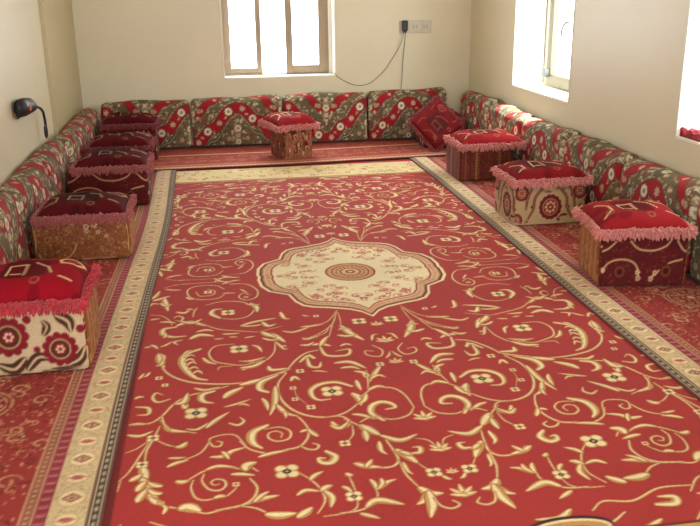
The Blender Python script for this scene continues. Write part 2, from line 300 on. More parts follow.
# ------------------------------------------------------------------ the big red rug
RED = (176, 54, 53); GOLD = (202, 158, 98); CREAM = (246, 228, 182); DK = (70, 34, 30); PINK = (205, 120, 98)
AX, AY = .691, 4.375
RX0, RX1, RY0, RY1 = AX-1.13, AX+1.13, 1.36, 7.40
rug = Cv(RX0, RY0, RX1-RX0, RY1-RY0, .0034, RED)
V_, L_, C_, H_ = 'v', 'l', 'c', 'h'
ST = [ # (kind, width mm, pixel points on the photo's near-left quarter)
 (V_,9,(145,461,147,450,154,438,160,426)),(V_,7,(156,440,168,445,180,447)),(L_,20,(176,447,182,446,187,442)),
 (V_,7,(126,453,138,448,148,441)),(V_,8,(118,482,128,473,136,462,149,442)),(V_,6,(117,492,121,480)),(L_,16,(127,435,140,436,153,431)),
 (L_,15,(128,425,138,424,150,424)),
 (L_,26,(142,466,144,474,145,484)),(L_,26,(141,478,147,486,150,494)),(L_,26,(146,488,152,497,160,503)),(L_,20,(130,481,136,478,142,474)),
 (L_,22,(137,491,141,486,146,481)),(L_,22,(137,502,141,496,147,489)),(L_,18,(162,486,155,485,148,482)),(L_,18,(162,493,155,493,148,489)),
 (L_,20,(164,503,157,502,149,497)),(V_,10,(158,502,164,506,176,508)),(L_,12,(163,514,166,508,162,504)),
 (L_,34,(180,509,188,507,200,511)),(V_,10,(198,512,208,513,224,509,240,506,256,501)),
 (L_,18,(176,481,182,482,190,480)),(V_,9,(188,480,204,471,220,467,236,468,246,471)),(L_,15,(205,470,218,466,236,467)),
 (V_,9,(204,474,202,481,209,489,220,490,226,485,224,480,216,479,211,482,214,485,219,484)),
 (V_,8,(193,480,191,488,195,497,204,500,216,498,226,496,234,490,237,486)),(L_,16,(214,498,220,496,226,496)),
 (V_,8,(167,467,184,460,200,453,208,444,211,438,224,434.5,235,435,242,441,248,448)),(L_,16,(167,467,176,463,188,460)),(L_,12,(168,458,178,458,186,457)),
 (V_,9,(209,441,213,446,220,446,222,442,217,441)),(L_,18,(210,457,224,456,232,451,246,447)),(L_,14,(222,451,226,455,229,459)),
 (V_,9,(160,420,164,425,168,429,182,431,196,433)),(L_,18,(164,424,170,430,190,432)),(L_,12,(186,429,198,429,213,420)),
 (V_,10,(240,441,250,449,268,453,284,450,300,446,308,437,308,428,302,420,296,415)),
 (C_,26,(267,425,254,431,251,438,254,444,262,448)),(V_,9,(264,429,280,427,290,431,289,438,278,441,269,438,269,433,276,431,282,433,281,437)),
 (L_,16,(258,457,272,453,288,450)),(V_,10,(301,446,308,449,316,449,319,445,313,443)),
 (C_,22,(326,451,335,456,331,462,322,462,319,458,325,458)),
 (V_,8,(300,473,310,479,320,488,325,500,318,513)),(L_,16,(310,480,315,475,323,471)),(L_,15,(297,495,306,490,321,491)),(L_,20,(322,491,326,487,332,485)),
 (L_,18,(324,490,332,497,331,507)),(V_,8,(240,468,250,467,258,471)),(L_,16,(231,474,242,474,255,475)),(L_,28,(246,470,247,465,256,462)),
 (V_,10,(250,478,257,487,254,497,244,504,232,507,216,510)),(L_,18,(253,502,264,498,279,495)),(L_,15,(254,502,262,495,269,491)),
 (V_,8,(242,506,256,508,268,513)),(L_,28,(266,514,280,515,296,513)),(L_,24,(298,517,306,512,312,507)),
 (V_,7,(356,492,353,484,349,476)),(L_,16,(346,473,350,475,352,474)),(L_,14,(342,486,347,488,352,492)),(V_,7,(358,499,356,508,344,513,324,516)),
 (C_,20,(332,422,338,427,347,425,350,420)),(V_,7,(352,425,353,434,348,441)),(L_,12,(354,463,360,463,366,465)),
 (L_,30,(360,425,368,429,380,435)),(L_,22,(380,435,400,440,417,434)),(L_,20,(364,430,366,436,367,441)),(V_,8,(344,419,354,423,362,427)),
 (V_,7,(416,438,428,440,436,446)),(L_,16,(379,441,381,450,387,454)),(V_,10,(386,440,392,448,398,458,396,464,388,467,372,467,354,463)),
 (L_,20,(354,463,366,466,382,467)),(L_,16,(366,467,370,462,372,459)),
 (L_,26,(396,449,406,455,418,463)),(L_,18,(400,451,410,454,416,452)),(C_,16,(412,453,420,452,420,447,413,447)),(L_,14,(403,462,407,470,413,474)),
 (V_,8,(399,460,406,474,420,488)),(V_,6,(418,463,424,467,430,470)),(L_,12,(442,475,447,478,452,479)),
 (L_,26,(419,487,430,493,443,493)),(L_,20,(428,491,424,500,417,504)),(L_,26,(428,491,432,503,431,517)),
 (V_,9,(434,498,442,506,453,508,460,504,453,500)),(V_,9,(340,513,360,510,374,503,378,494,376,490)),(L_,24,(366,507,378,500,404,504)),
 (L_,14,(370,479,374,483,377,490)),(L_,15,(379,489,387,482,396,479)),(L_,15,(360,513,368,515,380,518)),(L_,14,(381,478,382,483,378,489)),
 # second row
 (V_,11,(159,355,160,364,170,375,190,382,216,384,240,383,260,379,286,372)),(L_,26,(158,354,160,361,164,368)),(L_,16,(156,366,162,364,164,358)),
 (C_,26,(200,349,186,354,182,362,187,371,196,378,207,380)),(L_,12,(184,358,190,355,195,356)),(L_,12,(184,362,190,359,195,361)),(L_,12,(186,366,192,362,197,364)),
 (L_,12,(188,370,194,367,199,369)),(L_,12,(192,374,198,371,203,374)),(L_,12,(183,355,188,351,193,351)),
 (V_,9,(234,344,216,346,209,353,214,361,228,364,244,365,262,360)),(C_,16,(203,358,208,362,216,364)),(L_,18,(242,370,252,366,264,361)),(L_,14,(238,361,250,361,266,357)),
 (V_,7,(218,370,220,367,232,366)),(C_,12,(170,399,158,402,153,398,156,393,163,395)),(L_,14,(135,399,139,397,144,397)),(L_,12,(139,379,142,376,144,373)),
 (C_,14,(136,407,148,408,148,414,137,415)),(V_,10,(130,425,150,423,162,416,174,404,188,396,204,392,228,386)),(L_,22,(174,404,184,402,188,393)),
 (L_,16,(182,404,185,408,188,404)),(C_,22,(214,391,203,394,201,399,205,402,213,403)),(L_,15,(194,388,205,390,220,387)),(L_,26,(224,398,230,393,243,387)),
 (V_,9,(162,416,164,424,170,430)),(L_,18,(206,428,216,420,229,412)),(L_,12,(224,407,236,404,251,399)),(L_,10,(238,405,244,404,250,406)),
 (C_,12,(229,423,238,425,244,421,240,417)),(L_,26,(190,339,200,335,214,336)),(L_,12,(160,347,166,345,173,341)),(C_,12,(182,340,174,342,178,345)),
 (L_,12,(164,361,164,356,158,353)),
 (L_,20,(268,366,272,370,290,368)),(V_,11,(288,369,296,360,306,353,318,350)),(C_,16,(300,362,308,356,314,358,309,354)),(C_,16,(307,358,310,366,319,367,321,362)),
 (L_,10,(312,371,320,371,328,372)),(L_,26,(240,385,252,382,266,378)),(V_,10,(262,378,276,374,290,369)),
 (V_,11,(286,373,278,384,280,397,290,408,306,415,326,417,344,413,356,405,360,399)),(L_,20,(275,386,275,402,270,415)),(L_,18,(276,404,286,413,298,416)),(L_,12,(284,411,286,416,285,418)),
 (L_,16,(291,381,294,377,300,380)),(V_,4,(294,388,297,396,308,405)),(C_,20,(352,386,336,382,320,384,311,390,313,397,320,400,330,399)),
 (L_,26,(352,393,359,398,361,405)),(L_,18,(366,393,364,400,358,404)),(L_,16,(356,380,358,385,361,390)),
 (L_,22,(334,363,350,362,366,368)),(L_,16,(340,368,352,367,360,369)),(L_,18,(354,371,364,373,369,381)),(L_,18,(380,366,374,374,369,382)),(V_,7,(368,390,368,380,366,370)),
 (L_,14,(370,379,378,375,386,377)),(C_,16,(320,347,326,355,340,356,349,354,349,349,336,351)),(L_,20,(312,345,321,344,331,346)),(L_,20,(320,346,324,340,328,336)),
 (L_,12,(302,338,312,338,322,334)),(V_,7,(318,336,326,332,330,325)),(L_,28,(340,325,350,333,364,340)),(L_,18,(337,335,348,336,358,334)),(L_,12,(338,330,344,328,352,330)),
 (L_,30,(261,334,272,335,285,342)),(L_,14,(262,338,270,340,280,340)),(C_,12,(276,342,284,349,288,348)),(V_,8,(275,342,274,352,266,360,256,362,240,361)),(L_,20,(240,368,254,366,266,360)),
 (C_,24,(268,392,260,389,262,382,278,375)),(V_,9,(326,417,340,416,348,420,344,426,334,426)),(L_,16,(330,425,340,428,349,421)),
 (V_,9,(360,397,372,389,384,387,396,389,406,396,414,407)),(L_,16,(368,390,378,386,388,388)),(V_,9,(414,407,408,415,392,419,376,416)),
 (C_,22,(384,420,372,413,372,406,380,402,390,403,395,407,386,409)),(L_,16,(352,414,362,415,376,419)),(V_,9,(360,422,368,418,380,416)),
 (V_,9,(372,345,382,350,380,356,368,355,365,351,373,351)),(C_,12,(372,340,373,335,378,334)),
 (L_,10,(386,358,389,355,390,351)),
 # third row, beside the medallion
 (V_,9,(226,293,218,298,202,299.6,190,297,188,290,198,286,216,285.6,224,289)),(V_,8,(196,292,200,296,212,295,215,291,208,289)),
 (L_,14,(186,297,190,299,196,299)),(L_,10,(222,293,230,293,236,293)),(V_,9,(230,284,246,284,257,290,256,297,246,300,239,297,243,293,250,295)),(L_,10,(240,289,244,291,248,293)),
 (V_,7,(164,288,176,285,198,283,232,281)),(L_,18,(222,284,232,281,240,280)),(L_,14,(165,289,172,290,182,290)),(L_,22,(153,301,160,299,170,296)),(L_,24,(164,298,166,305,168,311)),(L_,16,(160,303,166,306,172,304)),
 (V_,9,(206,305,222,301.6,242,302,254,308,248,316,234,319,218,318)),(C_,22,(220,318,212,314,214,310,222,309)),(L_,24,(250,303,256,307,257,312)),(L_,14,(246,304,254,305,260,304)),
 (L_,26,(176,326,190,322,206,326)),(L_,20,(180,321,192,323,202,319)),(V_,8,(200,323,218,329,240,331,258,332)),(L_,18,(240,326,254,322,276,318)),(L_,14,(240,326,252,326,264,324)),
 (V_,8,(197,308,194,312,193,317)),(L_,10,(186,310,190,309,194,310)),(C_,10,(174,318,178,316,183,318,180,321,175,320)),(V_,7,(150,315,162,316,170,321,172,325)),
 (L_,16,(160,322,168,322,176,323)),(C_,22,(176,327,164,329,163,334,172,337,186,336)),(L_,12,(163,338,166,336,165,332)),(L_,12,(150,320,156,319,160,319)),
 (L_,10,(229,337,234,337,238,337)),(L_,10,(244,338,250,337,256,336)),(L_,10,(214,339,219,339,224,338)),(L_,26,(262,332,268,335,276,337)),
 (V_,7,(337,310,333,322,329,337)),(V_,7,(337,310,332,324,318,334,304,339)),(L_,14,(302,339,308,339,316,336)),(L_,14,(282,331,294,332,312,326)),(V_,6,(337,310,326,322,304,326)),
 (V_,6,(338,312,340,320,341,326)),(L_,14,(300,327,312,326,324,324)),(L_,18,(280,312,284,318,290,319)),(L_,10,(302,315,306,316,310,316)),
 (L_,20,(262,322,268,326,276,324)),(V_,6,(258,332,266,330,282,326)),
 (L_,14,(150,345,154,346,158,349)),(L_,12,(145,348,148,347,151,347)),
 (L_,20,(150,300,156,296,160,291)),(L_,16,(148,308,152,304,160,304)),(L_,18,(176,312,184,313,190,310)),(L_,14,(214,282,222,278,232,277)),(L_,16,(300,345,308,345,314,342)),(L_,14,(340,346,346,344,352,345)),
 (L_,18,(196,332,206,330,214,331)),(L_,14,(222,334,230,334,240,333)),(L_,16,(262,398,266,403,268,410)),(L_,14,(300,432,306,430,314,431)),(L_,16,(318,436,312,432,308,428)),(L_,12,(150,372,146,376,142,377)),(L_,14,(252,345,258,347,262,352)),
 # unseen edge rows (below the frame, seen mirrored at the far end)
 (V_,9,(150,522,180,530,215,528,240,540)),(V_,9,(230,535,270,530,310,536,340,530,360,536)),(C_,22,(290,545,270,548,264,542,280,538)),(L_,20,(380,530,400,536,424,532)),
 (V_,9,(120,525,116,540,140,552)),(L_,22,(200,545,216,548,236,544)),(V_,9,(330,545,360,552,400,545)),(L_,20,(96,560,104,552,116,548)),
 (V_,9,(400,556,430,548,460,560)),(L_,20,(300,560,330,566,360,560)),(V_,9,(160,560,200,570,240,560,270,572)),
]
def q4(P):
    P = np.array(P)
    for sx in (1, -1):
        for sy in (1, -1):
            yield np.stack([AX+sx*(P[:, 0]-AX), AY+sy*(P[:, 1]-AY)], 1), sx*sy
for kind, w, pts in ST:
    P = [fl(pts[i], pts[i+1]) for i in range(0, len(pts), 2)]
    S = smooth(P)
    hw = w*.0005*(1.22 if kind == 'v' else 1.42)*prof(len(S), kind)
    for Q, sg in q4(S):
        rug.stroke(Q, hw*1.12+.0006, (150, 62, 40)); rug.stroke(Q, hw, GOLD)
        rug.stroke(Q, hw*.5, CREAM, .35*sg)
FLW = [(153,438,.022),(236,484,.012),(287,471,.040),(354,496,.026),(345,443,.020),(434,472,.026),(196,413,.042),(239,349,.040),(300,371,.018),(293,388,.014),(295,399,.014),
       (311,407,.018),(332,391,.042),(366,375,.014),(380,364,.018),(208,292,.022),(228,312.5,.034),(246,297,.012),(359,321,.034),(159,378,.016),(165,385,.014),(284,346,.010),
       (221,258,.0),(316,316,.014),(142,464.5,.02)]
for x, y, r in FLW:
    if not r: continue
    p = fl(x, y)
    for Q, sg in q4([p]):
        cx, cy = Q[0]
        for k in range(4):
            a = math.pi/4+k*math.pi/2
            rug.disk(cx+math.cos(a)*r*.62, cy+math.sin(a)*r*.62, r*.58, GOLD); rug.disk(cx+math.cos(a)*r*.66, cy+math.sin(a)*r*.66, r*.42, CREAM)
        rug.disk(cx, cy, r*.36, (64, 50, 44)); rug.disk(cx, cy, r*.15, (214, 180, 130))
# motifs on the long axis
def axis_palmette(y, s):
    for sy in (1, -1):
        cy = AY+sy*(y-AY)
        for a, l in ((0, 1), (.7, .9), (-.7, .9), (1.35, .7), (-1.35, .7)):
            p0 = np.array([AX, cy]); d = np.array([math.sin(a), sy*math.cos(a)])
            S = smooth([p0-d*.2*s, p0+d*.5*s, p0+d*l*s]); h = s*.19*prof(len(S), 'l')
            rug.stroke(S, h, GOLD); rug.stroke(S, h*.5, CREAM, .2)
for px, s in ((324, .045), (341, .06), (363, .045), (422, .06), (455, .055), (479, .03), (503, .06)):
    xx, yy = fl(385, px); axis_palmette(yy, s)
# medallion
med = [fl(*p) for p in ((373.6,316.5),(362,312),(350,309.6),(328,308),(313,307.5),(302.9,306),(295,302),(288,295),(279,293.5),(268.3,291.7),(260,286.5),(257,280),(257.2,274))]
q = [(abs(x-AX), abs(y-AY)) for x, y in med]; q[0] = (0, q[0][1]); q[-1] = (q[-1][0], 0)
q = np.array(q)
full = np.array([(AX+a, AY-b) for a, b in q]+[(AX+a, AY+b) for a, b in q[::-1][1:]]+[(AX-a, AY+b) for a, b in q[1:]]+[(AX-a, AY-b) for a, b in q[::-1][1:-1]])
cen = np.array([AX, AY])
for k, col in ((1.0, CREAM), (.965, (80, 34, 30)), (.945, PINK), (.925, (222, 190, 146)), (.85, (170, 74, 62)), (.83, (242, 228, 190))):
    rug.poly(cen+(full-cen)*k, col)
mq = []
for k in range(34):
    a = RNG.rand()*.5*math.pi; rr = .36+.46*math.sqrt(RNG.rand()); mq.append((a, rr, RNG.rand()*6.3))
for a, rr, t in mq:
    for sx in (1, -1):
        for sy in (1, -1):
            d = np.array([sx*math.cos(a), sy*math.sin(a)]); dots = (full-cen) @ d/np.linalg.norm(full-cen, axis=1); rad = np.linalg.norm(full[int(np.argmax(dots))]-cen)
            p = cen+d*rad*rr; b = np.linspace(0, 4.6, 14); q_ = .032*(1-.7*b/4.6)
            S = np.stack([p[0]+sx*q_*np.cos(t+b), p[1]+sy*q_*np.sin(t+b)], 1)
            rug.stroke(S, .0052*prof(len(S), 'v'), ((206, 122, 104), (208, 160, 118), (196, 120, 100))[int(a*50) % 3])
            rug.disk(p[0], p[1], .008, (196, 100, 84))
for i in range(0, len(full)):
    for j in range(3):
        p = full[i]*(1-j/3)+full[(i+1) % len(full)]*j/3; p = cen+(p-cen)*.888
        rug.disk(p[0], p[1], .008, (188, 96, 78)); rug.disk(p[0], p[1], .004, (236, 216, 166))
for r, col in ((.138, (150, 52, 46)), (.128, (206, 160, 110)), (.104, (150, 52, 46)), (.096, (216, 176, 124)), (.06, (150, 62, 50)), (.05, (222, 186, 130)), (.026, (130, 50, 42)), (.014, (226, 200, 150))):
    rug.disk(AX, AY, r, col, r*1.1)
for k in range(20):
    a = k*math.pi/10
    rug.disk(AX+.078*math.cos(a), AY+.086*math.sin(a), .009, (160, 84, 60))
# end borders of the rug (cream with fine scrolls), maroon edge along the sides
for sy in (1, -1):
    yb = AY+sy*2.44
    for Y0, Y1, col in ((0, .012, (120, 40, 34)), (.012, .034, GOLD), (.034, .05, (120, 40, 34)), (.05, .50, (230, 208, 156)), (.50, .58, RED)):
        a, b = sorted((yb+sy*Y0, yb+sy*Y1)); rug.rect(RX0, RX1, a, b, col)
    for k in range(150):
        p = np.array([RX0+RNG.rand()*(RX1-RX0), yb+sy*(.08+.38*RNG.rand())]); t = RNG.rand()*6.3
        S = smooth([p, p+.03*np.array([math.cos(t), math.sin(t)]), p+.04*np.array([math.cos(t+.9), math.sin(t+.9)]), p+.025*np.array([math.cos(t+2), math.sin(t+2)])])
        rug.stroke(S, .005*prof(len(S), 'l'), ((190, 96, 74), (196, 150, 92), (160, 124, 84))[k % 3])
# corner pieces in the field
for sx in (1, -1):
    for sy in (1, -1):
        lx, ly = fl(571, 527); lx = AX+sx*(lx-AX); ly = AY+sy*(AY-ly)
        rug.disk(lx, ly, .13, DK, .052); rug.disk(lx, ly+sy*.008, .122, CREAM, .046); rug.disk(lx, ly+sy*.012, .11, GOLD, .038); rug.disk(lx, ly+sy*.02, .07, (160, 74, 56), .024)
for sx in (1, -1):
    a, b = sorted((AX+sx*1.062, AX+sx*1.13)); rug.rect(a, b, RY0, RY1, (120, 34, 34))

def rug_mesh():
    xs = np.linspace(RX0, RX1, 560); ys = [RY0]
    while ys[-1] < RY1: ys.append(ys[-1]+.0036*(max(ys[-1], 2.2)/2.3)**1.3)
    ys[-1] = RY1; ys = np.array(ys); X, Y = np.meshgrid(xs, ys)
    Z = .010+.0006*np.sin(X*3+1)*np.sin(Y*2.2)
    col = rug.sample(X, Y); V = np.stack([X, Y, Z], -1); nv, nu = X.shape
    f = [gridfaces(nv, nu)]; n0 = nv*nu
    ring = np.concatenate([np.arange(nu), (np.arange(1, nv)*nu+nu-1), ((nv-1)*nu+np.arange(nu-2, -1, -1)), (np.arange(nv-2, 0, -1)*nu)])
    Vb = V.reshape(-1, 3)[ring].copy(); Vb[:, 2] = 0; m = len(ring); i = np.arange(m)
    f.append(np.stack([ring[(i+1) % m], ring[i], n0+i, n0+(i+1) % m], 1))
    Vt = np.vstack([V.reshape(-1, 3), Vb]); cc = np.vstack([col.reshape(-1, 3), col.reshape(-1, 3)[ring]])
    return mesh_np('area_rug', Vt, np.vstack(f), cc)
o = link('area_rug', rug_mesh(), M['rug'])
tag(o, 'large red area rug with gold scrolling vines and a cream central medallion', 'rug')

# ------------------------------------------------------------------ runner carpets along three walls
RFW = .875; RP = 1.16
run = Cv(0, 0, RFW, RP, .0045, (160, 52, 48))
def scroll(cv, x, y, s, w, col, t, sg=1, n=2.2):
    a = np.linspace(0, n*math.pi, 26); r = s*(1-.8*a/a[-1])
    S = np.stack([x+r*np.cos(t+sg*a), y+r*np.sin(t+sg*a)], 1); cv.stroke(S, w*prof(len(S), 'v'), col)
BE = (214, 176, 128)
for yy in (-RP, 0, RP):
    for side in (0, 1):
        for k in range(5):
            for sg in (1, -1):
                x = .32+.12*((k*37) % 5)/2.2; y = yy+side*RP/2+k*.115+.03*sg
                scroll(run, x+.05*sg, y, .045, .0055, BE, k*1.3+sg, sg)
    for yc in (.29, .87):
        yc += yy
        run.disk(.56, yc, .135, (196, 150, 108)); run.disk(.56, yc, .122, (140, 32, 36)); run.ring(.56, yc, .108, .008, BE)
        for k in range(12):
            a = k*math.pi/6; run.disk(.56+.08*math.cos(a), yc+.08*math.sin(a), .015, BE); run.disk(.56+.08*math.cos(a), yc+.08*math.sin(a), .007, (140, 32, 36))
        for k in range(8):
            a = k*math.pi/4; run.disk(.56+.04*math.cos(a), yc+.04*math.sin(a), .011, (196, 150, 108))
        run.disk(.56, yc, .02, (226, 196, 150))
    for yc in (0, .58):
        yc += yy
        for a in range(6):
            scroll(run, .56+.07*math.cos(a*1.047), yc+.07*math.sin(a*1.047), .04, .0055, BE, a*1.047, 1 if a % 2 else -1)
        run.disk(.56, yc, .03, (206, 160, 118)); run.disk(.56, yc, .014, (90, 30, 34))
for k in range(90): scroll(run, .27+RNG.rand()*.56, RNG.rand()*RP, .022+.016*RNG.rand(), .0032, (BE, (204, 150, 116), (104, 26, 32))[k % 3], k*.7, 1 if k % 2 else -1, 1.6)
for k in range(900):
    x = .25+RNG.rand()*.6; y = RNG.rand()*RP
    run.disk(x, y, .004+.006*RNG.rand(), (BE, (196, 120, 96), (110, 26, 32))[k % 3], .004, RNG.rand()*3)
# border bands, measured from the inner edge
run.rect(0, .006, 0, RP, (60, 50, 46)); run.rect(.006, .012, 0, RP, (206, 190, 158)); run.rect(.012, .034, 0, RP, (58, 50, 46)); run.rect(.034, .040, 0, RP, (206, 190, 158)); run.rect(.040, .046, 0, RP, (64, 54, 48))
for k in range(29): run.disk(.023, (k+.5)*RP/29, .006, (206, 190, 158), .014)
run.rect(.046, .165, 0, RP, (222, 200, 158)); run.rect(.165, .205, 0, RP, (150, 52, 66)); run.rect(.205, .212, 0, RP, (214, 176, 140)); run.rect(.212, .240, 0, RP, (156, 96, 76)); run.rect(.240, .246, 0, RP, (222, 184, 144))
for k in range(26): run.rect(.170, .200, (k+.2)*RP/26, (k+.5)*RP/26, (196, 120, 118))
for k in range(40): run.disk(.226, (k+.5)*RP/40, .006, (214, 170, 128))
for k in range(420):
    x = .054+RNG.rand()*.104; y = RNG.rand()*RP; run.disk(x, y, .0055, ((196, 164, 118), (206, 150, 118), (186, 172, 128))[k % 3], .003, RNG.rand()*3)
for k in range(10):
    y = (k+.5)*RP/10
    if k % 2: run.disk(.105, y, .044, (196, 166, 122), .044); run.disk(.105, y, .040, (244, 226, 186), .040); run.poly([(.072, y), (.105, y-.026), (.138, y), (.105, y+.026)], (160, 84, 70)); run.poly([(.084, y), (.105, y-.014), (.126, y), (.105, y+.014)], (222, 200, 158)); run.disk(.105, y, .006, (120, 56, 50))
    else: run.disk(.105, y, .038, (196, 166, 122), .034); run.disk(.105, y, .034, (242, 224, 184), .030); run.disk(.105, y, .020, (190, 100, 90), .013); run.disk(.105, y, .030, (190, 100, 90), .005)
run.rect(.855, .875, 0, RP, (120, 34, 40))

def runner(name, y0, y1, edge, outx, sgn, label):
    ny = int((y1-y0)/.009); nx = 170
    ys = np.linspace(y0, y1, ny); ts = np.linspace(0, 1, nx)
    E = edge(ys)[:, None]; D = (outx-E)*ts[None]; X = E+D; Y = np.repeat(ys[:, None], nx, 1)
    U = np.abs(D); col = run.sample(U, np.mod(Y+.13, RP-.001))
    onrug = U < .14
    Z = .0215-.0085*np.clip((U-.13)/.05, 0, 1)+.0006*np.sin(Y*5+X*7)
    V = np.stack([X, Y, Z], -1); nu, nv = nx, ny; f = [gridfaces(nv, nu, flip=sgn < 0)]; n0 = nv*nu
    ring = np.concatenate([np.arange(nu), (np.arange(1, nv)*nu+nu-1), ((nv-1)*nu+np.arange(nu-2, -1, -1)), (np.arange(nv-2, 0, -1)*nu)])
    Vb = V.reshape(-1, 3)[ring].copy(); Vb[:, 2] = np.where(np.abs(Vb[:, 0]-outx) > .70, .0115, .001); m = len(ring); i = np.arange(m)
    sk = np.stack([ring[(i+1) % m], ring[i], n0+i, n0+(i+1) % m], 1); f.append(sk if sgn > 0 else sk[:, ::-1])
    me = mesh_np(name, np.vstack([V.reshape(-1, 3), Vb]), np.vstack(f), np.vstack([col.reshape(-1, 3), col.reshape(-1, 3)[ring]]))
    return tag(link(name, me, M['weave']), label, 'carpet', 'runner carpets along the walls')
le = np.array([fl(*p) for p in ((103, 517), (132, 380), (149, 310), (162, 260), (170, 231), (173.3, 208.4), (176, 174.2))])
le = np.vstack([[le[0, 0], .6], le, [le[-1, 0]+.01, 8.6]])
lef = lambda y: np.interp(y, le[:, 1], le[:, 0])
def lefs(y): return sum(lef(y+d) for d in (-.4, -.2, 0, .2, .4))/5
ref = lambda y: 1.73+.006*np.sin(y*1.3)
runner('runner_carpet', 1.0, 7.50, lefs, XL+.004, -1, 'patterned red runner carpet with cream diamond border under the left wall seats')
runner('runner_carpet', 1.0, 7.62, ref, XR-.004, 1, 'patterned red runner carpet with cream diamond border under the right wall seats')
# back runner lies across the other two
bk = Cv(0, 0, 3.8, 1.2, .008, (160, 62, 50))
for k in range(600):
    bk.disk(RNG.rand()*3.8, .12+RNG.rand()*1.0, .008+.012*RNG.rand(), ((206, 150, 112), (190, 110, 86), (126, 30, 36), (172, 84, 66))[k % 4], .006, RNG.rand()*3)
for k in range(32): scroll(bk, .06+k*.12, .30+.06*(k % 2), .05, .007, (206, 156, 112), k, 1 if k % 2 else -1); scroll(bk, .06+k*.12, .55-.05*(k % 2), .05, .007, (200, 140, 100), k*2, 1)
for a, b, c in ((0, .02, (110, 32, 38)), (.02, .085, (214, 178, 138)), (.085, .10, (140, 50, 46)), (.10, .15, (184, 104, 82)), (.15, .16, (214, 178, 138)), (.66, .70, (214, 178, 138))): bk.rect(0, 3.8, a, b, c)
for k in range(95): bk.disk(.02+k*.04, .052, .009, (176, 110, 84), .012)
def back_runner():
    nx, ny = 420, 120; xs = np.linspace(XL+.035, XR-.004, nx); t = np.linspace(0, 1, ny)
    y0 = 7.335+.0*xs+np.interp(xs, [-1.3, .6, 2.6], [0, 0, .15]); X = np.repeat(xs[None], ny, 0); Y = y0[None]+(YB-.004-y0)[None]*t[:, None]
    col = bk.sample(X-XL, Y-y0[None]); Z = .029-.012*np.clip((Y-y0[None]-.28)/.15, 0, 1)
    V = np.stack([X, Y, Z], -1); nu, nv = nx, ny; f = [gridfaces(nv, nu)]; n0 = nv*nu
    ring = np.concatenate([np.arange(nu), (np.arange(1, nv)*nu+nu-1), ((nv-1)*nu+np.arange(nu-2, -1, -1)), (np.arange(nv-2, 0, -1)*nu)])
    Vb = V.reshape(-1, 3)[ring].copy(); Vb[:, 2] = np.where(Vb[:, 1] < 7.6, .0235, .001); m = len(ring); i = np.arange(m)
    f.append(np.stack([ring[(i+1) % m], ring[i], n0+i, n0+(i+1) % m], 1))
    return mesh_np('runner_carpet', np.vstack([V.reshape(-1, 3), Vb]), np.vstack(f), np.vstack([col.reshape(-1, 3), col.reshape(-1, 3)[ring]]))
tag(link('runner_carpet', back_runner(), M['weave']), 'red runner carpet with beige edge stripes lying across the far end of the room', 'carpet', 'runner carpets along the walls')

# ------------------------------------------------------------------ back cushions
OL = (142, 128, 96); OLD = (72, 70, 54); CR = (224, 214, 182); RD = (164, 28, 40); TA = (196, 172, 130)
def ruff(cv, x, y, r, petals=8, col=CR, mid=(70, 72, 56)):
    cv.disk(x, y, r*1.12, OLD)
    for k in range(petals):
        a = k*2*math.pi/petals; cv.disk(x+math.cos(a)*r*.62, y+math.sin(a)*r*.62, r*.40, col)
    cv.disk(x, y, r*.62, col); cv.disk(x, y, r*.36, mid); cv.disk(x, y, r*.14, col)
def star(cv, x, y, r, n=7, col=CR, mid=(196, 120, 104)):
    P = []
    for k in range(2*n):
        a = k*math.pi/n+.2; q_ = r if k % 2 == 0 else r*.5; P.append((x+q_*math.cos(a), y+q_*math.sin(a)))
    cv.poly([(x+(a-x)*1.15, y+(b-y)*1.15) for a, b in P], OLD); cv.poly(P, col); cv.disk(x, y, r*.38, mid); cv.disk(x, y, r*.16, CR)
def leafc(cv, x, y, a, s, w, col):
    S = smooth([(x, y), (x+s*.6*math.cos(a), y+s*.6*math.sin(a)), (x+s*math.cos(a+.5), y+s*math.sin(a+.5)), (x+s*.8*math.cos(a+1.1), y+s*.8*math.sin(a+1.1))], .004)
    cv.stroke(S, (w+.002)*prof(len(S), 'l'), OLD); cv.stroke(S, w*prof(len(S), 'l'), col)
